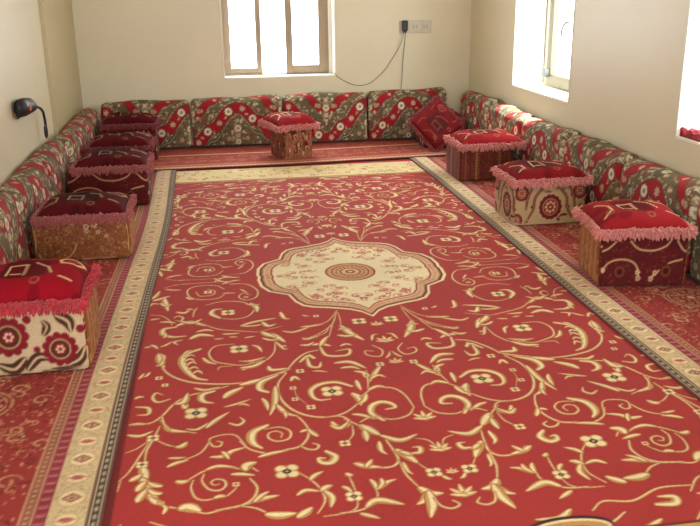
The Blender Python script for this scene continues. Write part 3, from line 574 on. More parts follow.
def cushion_cloth(phase):
    W, Hh = .90, .80; cv = Cv(0, 0, W, Hh, .0045, (112, 98, 74)); rs = np.random.RandomState(5)
    for k in range(620):
        x, y = rs.rand()*W, rs.rand()*Hh; t = rs.rand()*6.3; p = np.array([x, y]); q_ = .7+.9*rs.rand()
        S = smooth([p, p+.018*q_*np.array([math.cos(t), math.sin(t)]), p+.028*q_*np.array([math.cos(t+.9), math.sin(t+.9)])], .003)
        cv.stroke(S, .0048*prof(len(S), 'l'), (TA, OLD, CR, (150, 40, 46), (70, 74, 56), CR, (206, 190, 150))[k % 7])
    for c0 in (-.45, 0, .45, .9):
        cx = c0+phase; up = 1 if (round(c0/.45) % 2 == 0) else -1
        a, b = (.06, .40) if up > 0 else (.40, .06)
        S = smooth([(cx, a), (cx+.07, a+(b-a)*.06), (cx+.16, a+(b-a)*.36), (cx+.24, a+(b-a)*.46), (cx+.33, a+(b-a)*.80), (cx+.40, b-(b-a)*.05), (cx+.45, b)], .005)
        # dark green leaves and cream scallops hug the band
        for k in range(0, len(S), 5):
            T_ = S[min(k+1, len(S)-1)]-S[max(k-1, 0)]; T_ /= np.linalg.norm(T_)+1e-9; N_ = np.array([-T_[1], T_[0]])
            for sd in (-1, 1):
                p = S[k]+N_*sd*.056; cv.disk(p[0], p[1], .017, OLD); cv.disk(p[0], p[1], .013, (TA, CR)[(k//5) % 2]); cv.disk(p[0], p[1], .006, (120, 104, 76))
        cv.stroke(S, np.full(len(S), .058), OLD); cv.stroke(S, np.full(len(S), .052), RD)
        S2 = S+np.array([0, .27])
        for k in range(0, len(S), 6):
            for sd in (-1, 1): p = S2[k]+np.array([0, sd*.045]); cv.disk(p[0], p[1], .014, TA); cv.disk(p[0], p[1], .007, OLD)
        cv.stroke(S2, np.full(len(S), .040), OLD); cv.stroke(S2, np.full(len(S), .034), RD)
        S3 = S[len(S)//6:-len(S)//6]+np.array([.0, -.125]); cv.stroke(S3, .017*prof(len(S3), 'l'), (60, 62, 48)); cv.stroke(S3, .005*prof(len(S3), 'l'), TA)
        for tt, kind in ((.10, 1), (.34, 0), (.60, 1), (.84, 0)):
            p = S[int(tt*(len(S)-1))]
            if kind: star(cv, p[0], p[1], .034)
            else: ruff(cv, p[0], p[1], .038, 8, (232, 224, 196))
        for tt in (.2, .5, .8): p = S2[int(tt*(len(S)-1))]; star(cv, p[0], p[1], .024, 6)
        for tt in (.22, .47, .72): p = S[int(tt*(len(S)-1))]; leafc(cv, p[0], p[1]-.02, tt*9, .03, .005, CR)
    for c0 in (-.45, .45, 1.35, 0, .9):
        cx = c0+phase; up = (round(c0/.45) % 2 != 0)
        base = .0 if up else .20
        for k in range(5):
            for s_ in (-1, 1):
                a = math.pi/2+s_*(.45+.4*k) if s_ > 0 else math.pi/2-(.45+.4*k)-.5
                leafc(cv, cx+s_*.03, base+.06+.04*k, a, .055, .0075, (CR, TA, (190, 176, 140))[k % 3])
        if up:
            for y, r, n in ((.20, .036, 8), (.275, .022, 6), (.13, .024, 6), (.065, .030, 8), (.53, .03, 8)): ruff(cv, cx, y, r, n, CR if n == 8 else TA, (150, 60, 56) if n == 8 else OL)
            for s_ in (-1, 1): ruff(cv, cx+s_*.095, .10, .022, 6, TA, RD); ruff(cv, cx+s_*.055, .165, .014, 6, CR, OL)
        else:
            for y, r, n in ((.355, .036, 8), (.43, .022, 6), (.285, .024, 6), (.235, .018, 6), (.56, .026, 8)): ruff(cv, cx, y, r, n, CR, OL if n == 8 else (150, 60, 56))
            for s_ in (-1, 1):
                ruff(cv, cx+s_*.075, .375, .022, 6, TA, (150, 60, 56)); ruff(cv, cx+s_*.06, .31, .015, 6, CR, OL); ruff(cv, cx+s_*.07, .44, .015, 6, CR, RD)
    return cv
cloths = [cushion_cloth(0.0), cushion_cloth(.45)]
def rrect_section(d, h, r, n):
    """closed section starting at bottom front, going up the front, over the top and down the back; returns y(depth), z, arclength"""
    pts = []
    r2 = r*1.0
    def arc(cy, cz, a0, a1, rr, k=14): return [(cy+rr*math.cos(a), cz+rr*math.sin(a)) for a in np.linspace(a0, a1, k)]
    rt = min(d*.45, .085)
    seq = arc(-d+r2, r2, -math.pi/2, -math.pi, r2, 6)+arc(-d*.93+rt, h-rt, math.pi, math.pi/2, rt)+arc(-rt*.75, h-rt*.75, math.pi/2, 0, rt*.75)+arc(-r2, r2, 0, -math.pi/2, r2, 6)
    seq = np.array(seq+[seq[0]]); L = np.concatenate([[0], np.cumsum(np.linalg.norm(np.diff(seq, axis=0), axis=1))])
    s = np.linspace(0, L[-1], n, endpoint=False); return np.interp(s, L, seq[:, 0]), np.interp(s, L, seq[:, 1]), s
def cushion_mesh(Lc, cv, seed, h=.47, d=.185):
    rs = np.random.RandomState(seed); n = 150
    yy, zz, s = rrect_section(d, h, .03, n)
    cy, cz = -d/2, h/2
    re = .05; a = np.linspace(0, math.pi/2, 7)
    xs = np.concatenate([re*(1-np.cos(a)), np.linspace(re, Lc-re, int(Lc/.011))[1:-1], Lc-re*(1-np.cos(a[::-1]))])
    sh = np.concatenate([1-(re*(1-np.sin(a)))*1, np.ones(len(xs)-14), 1-(re*(1-np.sin(a[::-1])))])
    ph = rs.rand(6)*6
    X = np.repeat(xs[:, None], n, 1); shk = (1-sh)[:, None]
    dy = yy-cy; dz = zz-cz; ln = np.hypot(dy, dz)
    Yv = yy[None]-shk*np.sign(dy)[None]*.8*np.abs(dy/ (d/2))[None]**1; Zv = zz[None]-shk*.8*np.sign(dz)[None]*np.abs(dz/(h/2))[None]
    w = (zz/h)[None]
    Zv = Zv+w*(.008*np.sin(X*5+ph[0])+.005*np.sin(X*13+ph[1])); front = np.clip(-dy/(d/2), 0, 1)[None]
    Yv = Yv-front*(.012*np.sin(X/Lc*math.pi)*np.sin(np.clip(zz/h, 0, 1)*math.pi)[None]+.004*np.sin(X*11+zz[None]*9+ph[2]))+w*.0
    Yv = np.minimum(Yv, -.001); Zv = np.maximum(Zv, 0)
    U = X*(.90/Lc); Vc = np.repeat(s[None], len(xs), 0)
    col = cv.sample(U, np.clip(Vc, 0, .79))
    V = np.stack([X-Lc/2, Yv, Zv], -1); m = len(xs); f = [gridfaces(m, n, True)]
    # end caps (inner rings toward the middle)
    Vs = [V.reshape(-1, 3)]; cs = [col.reshape(-1, 3)]; base = m*n
    for e, sg in ((0, 1), (m-1, -1)):
        ringi = e*n+np.arange(n); prev = ringi; R0 = V[e]; ctr = np.array([R0[0, 0], cy, cz])
        for q_ in (.8, .55, .3, .08):
            Rn = ctr+(R0-ctr)*np.array([1, q_, q_ if q_ > .1 else .6*q_]); Rn[:, 0] -= sg*.005*(1-q_)
            Vs.append(Rn); cs.append(cv.sample(.12+Rn[:, 1]*-1+(.3 if e else 0), Rn[:, 2]))
            cur = base+np.arange(n); i = np.arange(n); i2 = (i+1) % n
            q4_ = np.stack([prev[i], cur[i], cur[i2], prev[i2]], 1); f.append(q4_ if sg < 0 else q4_[:, ::-1]); prev = cur; base += n
        Vs.append(np.array([[Rn[0, 0]-sg*.001, cy, cz]])); cs.append(cs[-1][:1]); c_ = base; base += 1
        i = np.arange(n); q4_ = np.stack([prev[i], np.full(n, c_), np.full(n, c_), prev[(i+1) % n]], 1)
        tri = np.stack([prev[i], prev[(i+1) % n], np.full(n, c_), np.full(n, c_)], 1)
        # close with quads from opposite points instead of degenerate fans
        k = np.arange(0, n//2-1); f.append(np.stack([prev[k], prev[k+1], prev[n-1-k-1], prev[n-1-k]], 1)); Vs.pop(); cs.pop(); base -= 1
    return mesh_np('cushion', np.vstack(Vs), np.vstack(f), np.vstack(cs))
cm = {}
ZB = .0185
def cushion(x, y, rz, Lc, k, label, group, h=.47):
    t = thing('back_cushion', label, 'cushion', (x, y, ZB), rz, group)
    key = (round(Lc, 3), k, h)
    if key not in cm:
        cm[key] = cushion_mesh(Lc, cloths[k % 2], k+3, h)
        cm[key].materials.append(M['weave'])
    o = link('cover', cm[key], None, t)
    tube('piping', [(-Lc/2+.03, -.188, .016), (-Lc/6, -.1925, .014), (Lc/6, -.1925, .014), (Lc/2-.03, -.188, .016)], .008, M['piping'], t, 6, .05)
    return t
g = 'patterned cushions lined along the back wall'
edges = [-1.06, -.213, .677, 1.528, 2.345]; names = ['partly hidden behind the far left stools', 'left of the small middle stool', 'right behind the small middle stool', 'rightmost, below the hanging cables']
hs = [.455, .47, .475, .49]
for i in range(4):
    cushion((edges[i]+edges[i+1])/2, YB-.003, 0, edges[i+1]-edges[i]-.016, (1, 0, 1, 0)[i], 'floral back cushion on the back wall, '+names[i], g, hs[i])
g = 'patterned cushions lined along the right wall'
rn = ['with a rounded end in the far corner', 'in the sunlight under the far end of the window', 'in the sunlight under the near end of the window', 'between the second and third right stools', 'beside the nearest right stool', 'nearest the camera on the right', 'beyond the right edge']
RC = .872
for k in range(6):
    yc = 8.30-RC*(k+.5)
    cushion(XR-.003, yc, -math.pi/2, RC-.016, k % 2, 'floral back cushion on the right wall, '+['at the far corner, rounded end showing', 'beside the far stool, in window light', 'just past the window, between far and middle stools', 'behind the middle stool with the rosette front', 'behind the nearest stool, white flowers facing the room', 'closest to the camera at the picture edge'][k], g, .49 if k == 0 else .475)
g = 'patterned cushions lined along the left wall'
for k in range(6):
    yc = 8.36-RC*(k+.5)
    cushion(XL+(.033 if yc > 7.0 else .003), yc, math.pi/2, RC-.016, (k+1) % 2, 'floral back cushion on the left wall, '+['in the far left corner', 'behind the stacked-looking far stools', 'behind the dark stool with beige arches', 'behind the brown patterned stool', 'between the brown and cream-flowered stools', 'closest to the camera at the left edge'][k], g, .425)

# ------------------------------------------------------------------ stools (elbow rests)
def cloth_arches():    # dark maroon with beige arches
    cv = Cv(0, 0, .60, .32, .004, (92, 24, 28)); rs = np.random.RandomState(3)
    for k in range(260): cv.disk(rs.rand()*.6, rs.rand()*.32, .007, ((120, 40, 36), (70, 18, 24), (140, 62, 44))[k % 3], .004, rs.rand()*3)
    for P in ([(.02, .10), (.06, .145), (.14, .165), (.22, .15), (.26, .11), (.27, .06)], [(.56, .16), (.48, .14), (.42, .10), (.36, .05)], [(.20, .27), (.26, .225), (.36, .215), (.44, .24), (.48, .28)], [(.0, .21), (.05, .23), (.10, .27)], [(.52, .27), (.56, .22), (.6, .2)]):
        S = smooth(P); cv.stroke(S, np.full(len(S), .0055), (206, 178, 130)); 
    for x, y in ((.27, .05), (.36, .045), (.265, .085), (.385, .08), (.02, .10)):
        for a in range(5): cv.disk(x+.012*math.cos(a*1.26), y+.012*math.sin(a*1.26), .007, (214, 188, 140))
    for x in (.14, .46): 
        for r, c in ((.045, (70, 34, 28)), (.035, (130, 58, 40)), (.02, (70, 20, 24))): cv.disk(x, .09, r, c)
    return cv
def cloth_rosette():   # beige ground with maroon rosette
    cv = Cv(0, 0, .60, .32, .004, (180, 154, 114)); mar = (104, 26, 32); rs = np.random.RandomState(4)
    for k in range(40):
        x, y = rs.rand()*.6, rs.rand()*.32; cv.disk(x, y, .014+.012*rs.rand(), ((120, 84, 56), mar, (150, 120, 84))[k % 3], .01, rs.rand()*3)
    for cx, cy, R0 in ((.30, .13, .088), (.06, .24, .055), (.54, .24, .055), (.02, .04, .05), (.58, .04, .05)):
        cv.disk(cx, cy, R0*1.2, (190, 164, 122))
        for k in range(14):
            a = k*math.pi/7; cv.disk(cx+R0*.85*math.cos(a), cy+R0*.85*math.sin(a), R0*.24, mar)
        cv.disk(cx, cy, R0*.85, mar); cv.ring(cx, cy, R0*.68, R0*.1, (176, 128, 90)); cv.disk(cx, cy, R0*.55, (150, 52, 48))
        for k in range(8):
            a = k*math.pi/4; cv.disk(cx+R0*.4*math.cos(a), cy+R0*.4*math.sin(a), R0*.12, (206, 170, 124))
        cv.disk(cx, cy, R0*.22, mar); cv.disk(cx, cy, R0*.1, (214, 180, 130))
    for s in (-1, 1):
        for P in ([(.30+s*.03, .30), (.30+s*.08, .26), (.30+s*.13, .20), (.30+s*.14, .12), (.30+s*.18, .05)], [(.30+s*.15, .29), (.30+s*.19, .2), (.30+s*.2, .12)]):
            S = smooth(P); cv.stroke(S, .011*prof(len(S), 'v'), mar); cv.stroke(S, .0035*prof(len(S), 'v'), (170, 140, 96))
    cv.rect(0, .6, 0, .02, (190, 164, 124)); return cv
def cloth_bold():      # cream ground with big maroon flowers, dark leaves
    cv = Cv(0, 0, .60, .32, .004, (200, 178, 144)); mar = (128, 26, 40); br = (74, 44, 32)
    def fl_(cx, cy, R0):
        for k in range(11):
            a = k*2*math.pi/11; cv.disk(cx+R0*.85*math.cos(a), cy+R0*.85*math.sin(a), R0*.26, mar)
        cv.disk(cx, cy, R0*.85, mar); cv.disk(cx, cy, R0*.68, br); cv.ring(cx, cy, R0*.62, R0*.1, (190, 150, 104)); cv.disk(cx, cy, R0*.4, mar)
        for k in range(6):
            a = k*1.047; cv.disk(cx+R0*.2*math.cos(a), cy+R0*.2*math.sin(a), R0*.09, (230, 206, 170))
    for P, w in (([(.30, .02), (.36, .08), (.43, .07)], .026), ([(.30, .08), (.24, .03), (.16, .06)], .03), ([(.50, .03), (.56, .06), (.59, .12)], .028), ([(.40, .19), (.42, .23), (.40, .26)], .02), ([(.47, .28), (.52, .25), (.53, .2)], .03),
                 ([(.10, .03), (.05, .08), (.02, .05)], .028), ([(.36, .0), (.45, .012), (.58, .02)], .012), ([(.0, .22), (.04, .25), (.10, .28)], .02)):
        S = smooth(P); cv.stroke(S, w*prof(len(S), 'l'), br); cv.stroke(S, w*.25*prof(len(S), 'v'), (206, 178, 140))
    fl_(.235, .19, .088); fl_(.47, .115, .078); fl_(.04, .17, .06); cv.disk(.575, .21, .02, mar); cv.disk(.33, .27, .02, mar); cv.disk(.36, .12, .016, mar)
    return cv
def cloth_brown():     # brown-gold all over small pattern
    cv = Cv(0, 0, .60, .32, .004, (146, 92, 58)); rs = np.random.RandomState(9)
    for k in range(420):
        cv.disk(rs.rand()*.6, rs.rand()*.32, .005+.007*rs.rand(), ((176, 122, 78), (122, 60, 44), (160, 70, 66), (112, 76, 44), (190, 140, 110))[k % 5], .005, rs.rand()*3)
    for k in range(16): scroll(cv, .03+.6*rs.rand(), .08+.2*rs.rand(), .03, .003, ((190, 146, 100), (112, 60, 40))[k % 2], k, 1)
    for P in ([(.03, .06), (.05, .02), (.13, .008), (.21, .03), (.25, .07), (.27, .12)], [(.30, .006), (.38, .014), (.50, .012)], [(.0, .30), (.02, .15), (.0, .03)]):
        S = smooth(P); cv.stroke(S, np.full(len(S), .005), (204, 172, 124))
    for x, y, r in ((.39, .24, .014), (.41, .19, .010), (.34, .23, .014), (.34, .20, .010), (.25, .26, .013), (.46, .16, .009)):
        for a in range(5): cv.disk(x+r*math.cos(a*1.26), y+r*math.sin(a*1.26), r*.5, (222, 206, 170))
        cv.disk(x, y, r*.5, (160, 70, 60))
    return cv
def cloth_stripe():    # dull red-brown with vertical stripes
    cv = Cv(0, 0, .60, .32, .004, (116, 54, 44)); rs = np.random.RandomState(12)
    for k in range(300): cv.disk(rs.rand()*.6, rs.rand()*.32, .004, ((150, 76, 56), (92, 34, 34), (130, 90, 58))[k % 3], .009)
    for x, w, c in ((.0, .03, (98, 40, 38)), (.07, .012, (150, 92, 58)), (.12, .02, (92, 46, 36)), (.185, .018, (192, 150, 100)), (.21, .014, (140, 96, 60)), (.245, .012, (96, 40, 38)), (.33, .016, (136, 66, 50)), (.385, .008, (100, 36, 38)), (.43, .03, (150, 108, 70)), (.47, .012, (84, 40, 34)), (.54, .02, (136, 84, 56))):
        cv.rect(x, x+w, 0, .32, c)
        for k in range(12): cv.disk(x+w/2, .012+k*.027, w*.3, (116, 54, 44), .008)
    return cv
def cloth_gold():
    cv = Cv(0, 0, .45, .32, .004, (170, 106, 52)); rs = np.random.RandomState(2)
    for k in range(11): cv.rect(.01+k*.04, .022+k*.04, 0, .32, ((140, 78, 40), (190, 130, 70))[k % 2])
    for k in range(150): cv.disk(rs.rand()*.45, rs.rand()*.32, .004, ((196, 140, 84), (128, 66, 36))[k % 2], .011)
    return cv
def cloth_leafy():
    cv = Cv(0, 0, .60, .32, .004, (150, 92, 64)); rs = np.random.RandomState(21); mar = (98, 30, 32)
    for k in range(120): cv.disk(rs.rand()*.6, rs.rand()*.32, .012, ((122, 56, 46), mar, (176, 118, 84), (84, 52, 40))[k % 4], .008, rs.rand()*3)
    for x, y, a in ((.1, .2, .5), (.26, .24, 2.4), (.4, .2, 1.), (.5, .1, 2.), (.2, .08, .2), (.33, .08, 1.8)):
        leafc(cv, x, y, a, .10, .022, mar); leafc(cv, x+.02, y, a+.4, .07, .006, (206, 176, 132))
    for x, y in ((.30, .15), (.12, .1), (.47, .22), (.4, .06)): ruff(cv, x, y, .022, 6, (212, 180, 138), (150, 50, 48))
    return cv
CL = dict(leafy=cloth_leafy(), arch=cloth_arches(), rose=cloth_rosette(), bold=cloth_bold(), brown=cloth_brown(), stripe=cloth_stripe(), gold=cloth_gold())
def box_cloth(w, l, h, cv, seed=1, name='body', sidecv=None):
    """upholstered block: width w (x), depth l (y), height h; front is -y"""
    r = .022; c = [(-w/2+r, -l/2+r, math.pi, 1.5*math.pi), (w/2-r, -l/2+r, 1.5*math.pi, 2*math.pi), (w/2-r, l/2-r, 0, .5*math.pi), (-w/2+r, l/2-r, .5*math.pi, math.pi)]
    P = []
    for k, (cx, cy, a0, a1) in enumerate(c):
        for a in np.linspace(a0, a1, 5): P.append((cx+r*math.cos(a), cy+r*math.sin(a)))
    P = np.array(P+[P[0]]); Ls = np.concatenate([[0], np.cumsum(np.linalg.norm(np.diff(P, axis=0), axis=1))]); n = int(Ls[-1]/.0055)
    s = np.linspace(0, Ls[-1], n, endpoint=False); x = np.interp(s, Ls, P[:, 0]); y = np.interp(s, Ls, P[:, 1])
    zr = np.concatenate([[0, .002, .008], np.linspace(.018, h-.022, int(h/.006)), h-.022+.022*np.sin(np.linspace(.3, math.pi/2, 6))])
    ins = np.concatenate([[.012, .004, .001], np.zeros(int(h/.006)), .022*(1-np.cos(np.linspace(.3, math.pi/2, 6)))])
    rs = np.random.RandomState(seed); ph = rs.rand(4)*6
    k1 = (1-ins[:, None]/(w/2)); k2 = (1-ins[:, None]/(l/2))
    bul = 1+.012*np.sin(np.pi*zr/h)[:, None]+.006*np.sin(s*14+ph[0])[None]*np.sin(zr*17+ph[1])[:, None]
    X = x[None]*k1*bul; Y = y[None]*k2*bul; Z = np.repeat(zr[:, None], n, 1)+.003*np.sin(s*9+ph[2])[None]*(zr/h)[:, None]
    front = (np.abs(x) < w/2-r*.3) | (np.abs(y) > l/2-r*.3)
    U = np.where(front, (np.sign(-y)*x/w+.5)*.6, (np.sign(x)*y/l+.5)*.45)
    side = ~front; Ug = np.repeat(U[None], len(zr), 0); Zg = Z*(.32/max(h, .28))
    col = cv.sample(Ug, Zg)
    if sidecv is not None: col = np.where(side[None, :, None], sidecv.sample(Ug, Zg), col)
    V = [np.stack([X, Y, Z], -1).reshape(-1, 3)]; cc = [col.reshape(-1, 3)]; f = [gridfaces(len(zr), n, True)]; base = len(zr)*n; prev = base-n+np.arange(n); R0 = V[0][-n:]
    for q_ in (.7, .35, .1):
        Rn = R0*np.array([q_, q_, 1])+np.array([0, 0, .006*(1-q_)]); V.append(Rn); cc.append(cv.sample((Rn[:, 0]/w+.5)*.6, (Rn[:, 1]/l+.5)*.3))
        cur = base+np.arange(n); i = np.arange(n); i2 = (i+1) % n; f.append(np.stack([prev[i], prev[i2], cur[i2], cur[i]], 1)); prev = cur; base += n
    k = np.arange(0, n//2-1); f.append(np.stack([prev[k], prev[k+1], prev[n-2-k], prev[n-1-k]], 1))
    return mesh_np(name, np.vstack(V), np.vstack(f), np.vstack(cc))
def slab_side(w, l, h, cv, sx, parent):
    ny, nz = 60, 46; ys = np.linspace(-l/2+.014, l/2-.014, ny); zs = np.linspace(.006, h-.026, nz)
    Y, Z = np.meshgrid(ys, zs); b = .002+.005*np.minimum(1, np.minimum(np.minimum(Y-ys[0], ys[-1]-Y), np.minimum(Z-zs[0], zs[-1]-Z))/.01)
    X = sx*(w/2*(1+.016*np.sin(np.pi*Z/h))+b+.001)
    col = cv.sample(Y+l/2, Z); V = np.stack([X, Y, Z], -1); n0 = ny*nz
    V2 = V.copy(); V2[..., 0] = sx*(w/2-.004); f = [gridfaces(nz, ny, flip=sx < 0), gridfaces(nz, ny, base=n0, flip=sx > 0)]
    ring = np.concatenate([np.arange(ny), (np.arange(1, nz)*ny+ny-1), ((nz-1)*ny+np.arange(ny-2, -1, -1)), (np.arange(nz-2, 0, -1)*ny)]); m = len(ring); i = np.arange(m)
    f.append(np.stack([ring[(i+1) % m], ring[i], n0+ring[i], n0+ring[(i+1) % m]], 1))
    o = link('side_panel', mesh_np('side_panel', np.vstack([V.reshape(-1, 3), V2.reshape(-1, 3)]), np.vstack(f), np.vstack([col.reshape(-1, 3)]*2)), M['goldcloth'], parent)
    o['label'] = 'golden brown striped side panel'; return o

def pillow_cloth(base, dark, seed, motif=(232, 206, 150)):
    cv = Cv(0, 0, .60, .46, .004, base); rs = np.random.RandomState(seed)
    for k in range(14): cv.disk(rs.rand()*.6, rs.rand()*.46, .05, tuple(int(a*.6+b*.4) for a, b in zip(base, dark)), .03, rs.rand()*3)
    cv.rect(.17, .40, .12, .34, dark)
    def pl(P, w=.006): 
        for a, b in zip(P[:-1], P[1:]):
            S = np.linspace(a, b, 24); cv.stroke(S, np.full(24, w), motif)
    pl([(.20, .15), (.20, .27), (.29, .27), (.29, .15)]); pl([(.22, .17), (.27, .17)])
    pl([(.33, .30), (.40, .25), (.43, .16)]); pl([(.05, .08), (.12, .14), (.12, .22), (.05, .28)])
    pl([(.46, .30), (.55, .28), (.58, .34), (.50, .38), (.45, .34), (.46, .30)], .008); pl([(.48, .12), (.54, .10)], .007)
    pl([(.36, .40), (.44, .42)]); pl([(.05, .38), (.14, .40), (.20, .37)])
    for x, y in ((.10, .12), (.52, .34), (.36, .08)): cv.ring(x, y, .022, .008, (150, 110, 84))
    return cv
PC = dict(mute=pillow_cloth((120, 32, 36), (84, 36, 36), 6, (150, 80, 66)), bright=pillow_cloth((150, 34, 40), (98, 24, 30), 1), mid=pillow_cloth((132, 28, 34), (88, 20, 26), 2), dark=pillow_cloth((86, 20, 27), (52, 15, 20), 3, (186, 156, 112)), crimson=pillow_cloth((150, 20, 36), (92, 14, 26), 4))
def pillow(w, l, th, cvk, frk, x, y, z, rz, label, tilt=None, rag=1.0, seed=0, sag=.016, flen=.036):
    rs = np.random.RandomState(seed); cv = PC[cvk]
    t = thing('fringed_pillow', label, 'pillow', (x*.988, y*.988, z), rz, 'fringed velvet pillows')
    n = 64; u = np.linspace(-1, 1, n); U, Vv = np.meshgrid(u, u)
    pu = np.clip(1-np.abs(U)**4.5, 0, 1)**.5; pv = np.clip(1-np.abs(Vv)**4, 0, 1)**.5; pr = pu*pv
    k = 1-.05*(1-np.abs(U)**2)*(np.abs(Vv) > .0)*np.abs(Vv)**6; k2 = 1-.05*(1-np.abs(Vv)**2)*np.abs(U)**6
    ph = rs.rand(6)*6
    X = U*w/2*k2; Y = Vv*l/2*k
    droop = -sag*np.maximum(np.abs(U), np.abs(Vv))**4
    lump = .10*np.sin(U*4+ph[0])*np.sin(Vv*3.5+ph[1])+.06*np.sin(U*7+ph[2]+Vv*3)
    Zt = droop+th*.30+th*.70*pr*(1+lump); Zb = np.maximum(droop*(.9)+th*.30-th*.30*pr, -.002-.0*pr)
    Zb = np.where(np.maximum(np.abs(U), np.abs(Vv)) > .9, droop+th*.30-.003-th*.1*pr, np.maximum(Zb, .002))
    Zb = np.minimum(Zb, Zt-.001)
    col = cv.sample((U+1)*.3, (Vv+1)*.23); V = np.concatenate([np.stack([X, Y, Zt], -1).reshape(-1, 3), np.stack([X, Y, Zb], -1).reshape(-1, 3)])
    ring = np.concatenate([np.arange(n), (np.arange(1, n)*n+n-1), ((n-1)*n+np.arange(n-2, -1, -1)), (np.arange(n-2, 0, -1)*n)]); m = len(ring); i = np.arange(m); n0 = n*n
    f = np.vstack([gridfaces(n, n), gridfaces(n, n, base=n0, flip=True), np.stack([ring[(i+1) % m], ring[i], n0+ring[i], n0+ring[(i+1) % m]], 1)])
    o = link('cover', mesh_np('cover', V, f, np.vstack([col.reshape(-1, 3)]*2)), M['velvet'], t)
    # fringe: thick looped yarn all round the seam
    rp = V[ring]; L = np.concatenate([[0], np.cumsum(np.linalg.norm(np.diff(np.vstack([rp, rp[:1]]), axis=0), axis=1))]); rp2 = np.vstack([rp, rp[:1]])
    bm_v = []; bm_f = []; b = 0
    cnt = int(L[-1]/.0052)
    for q_ in range(cnt):
        s_ = (q_+rs.rand()*.6)*L[-1]/cnt; p = np.array([np.interp(s_, L, rp2[:, c]) for c in range(3)]); p2 = np.array([np.interp((s_+.004) % L[-1], L, rp2[:, c]) for c in range(3)])
        tg = p2-p; tg[2] = 0; tg /= np.linalg.norm(tg)+1e-9; nr = np.array([tg[1], -tg[0], 0])
        for layer in range(3):
            ln = flen*(.8+.4*rs.rand()); dirv = nr*(.75-.15*layer+.2*rs.randn()*.5)+np.array([0, 0, (.45, -.15, -.8)[layer]+.25*rs.randn()])+tg*.35*rs.randn(); dirv /= np.linalg.norm(dirv)
            A = np.cross(dirv, [.1, .2, 1.]); A /= np.linalg.norm(A)+1e-9; B = np.cross(dirv, A); r0 = .0068
            q0 = p-nr*.004
            secs = ((0, .7), (.5, 1.15), (.9, .85), (1.08, .2))
            for tt, rr in secs:
                for a in range(5):
                    th_ = a*2*math.pi/5; bm_v.append(q0+dirv*ln*tt+np.array([0, 0, -.25*ln*tt*tt])+(A*math.cos(th_)+B*math.sin(th_))*r0*rr)
            for si in range(3):
                for a in range(5): bm_f.append((b+si*5+a, b+si*5+(a+1) % 5, b+(si+1)*5+(a+1) % 5, b+(si+1)*5+a))
            b += 20
    link('fringe', mesh_np('fringe', np.array(bm_v), np.array(bm_f)), M[frk], t)
    if tilt: t.rotation_euler = tilt
    return t
def stool(x0, x1, y0, y1, h, cl, label, side=False, rz=0, seed=1, zb=.0185):
    w, l = x1-x0, y1-y0
    t = thing('cube_stool', label, 'stool', ((x0+x1)/2*.988, (y0+y1)/2*.988, zb), rz, 'upholstered cube stools')
    link('body', box_cloth(w, l, h, CL[cl], seed), M['weave'], t)
    if side:
        for sx in (-1, 1): slab_side(w, l, h, CL['gold'], sx, t)
    return t
ZP = .0185
stool(1.95, 2.39, 3.87, 4.25, .285, 'arch', 'nearest right stool, dark maroon cloth with beige arches and golden brown side', True, rz=-.15, seed=1)
pillow(.46, .44, .09, 'bright', 'fringe', 2.16, 4.065, ZP+.285+.006, -.15, 'bright red pillow with thick pink fringe on the nearest right stool', seed=1)
stool(1.89, 2.375, 5.11, 5.50, .285, 'rose', 'right stool second from the camera, beige cloth with a maroon rosette on its front', seed=2)
pillow(.49, .43, .075, 'mid', 'fringe', 2.13, 5.29, ZP+.285+.006, 0, 'red pillow with beige square motif on the rosette-fronted right stool', seed=2)
stool(1.915, 2.36, 6.48, 6.86, .275, 'stripe', 'farthest right stool, brown cloth with vertical stripes', seed=3)
pillow(.50, .45, .08, 'bright', 'fringe', 2.175, 6.65, ZP+.275+.006, 0, 'red pillow with pink fringe on the brown striped right stool', seed=3)
stool(.565, .835, 7.66, 8.06, .285, 'leafy', 'small narrow stool standing alone in front of the back wall cushions', rz=.25, seed=4)
pillow(.38, .47, .10, 'bright', 'fringe', .69, 7.87, ZP+.285+.006, .25, 'bright pink-red pillow on the small stool in front of the back wall', seed=4)
stool(-1.06, -.575, 3.36, 3.74, .28, 'bold', 'nearest left stool, cream cloth with bold maroon flowers and golden brown side', True, seed=5)
pillow(.46, .43, .10, 'crimson', 'fringe_red', -.805, 3.57, ZP+.28+.006, 0, 'crimson pillow with thick red fringe on the nearest left stool', seed=5)
stool(-1.06, -.535, 4.91, 5.27, .25, 'brown', 'left stool second from the camera, golden brown small-patterned cloth', True, seed=6)
pillow(.50, .43, .08, 'dark', 'fringe_dim', -.78, 5.10, ZP+.25+.006, 0, 'dark maroon pillow with dusty rose fringe on the golden brown left stool', seed=6)
stool(-1.055, -.50, 6.21, 6.58, .27, 'arch', 'left stool third from the camera, dark maroon cloth with beige arches', seed=7)
pillow(.51, .45, .08, 'dark', 'fringe_dim', -.748, 6.41, ZP+.27+.006, 0, 'dark maroon pillow on the left stool with beige arches', seed=7)
stool(-1.02, -.53, 6.98, 7.35, .26, 'arch', 'left stool fourth from the camera, mostly hidden behind the arched one', seed=8, zb=.031)
pillow(.48, .44, .09, 'dark', 'fringe_dark', -.755, 7.165, .031+.266, 0, 'dark maroon pillow on the fourth left stool, second farthest', seed=8)
stool(-1.02, -.53, 7.93, 8.27, .31, 'arch', 'farthest left stool, in the corner against the back wall cushions', seed=9)
pillow(.48, .38, .09, 'dark', 'fringe_dark', -.755, 8.10, ZP+.316, 0, 'dark maroon pillow on the farthest left stool in the corner', seed=9)
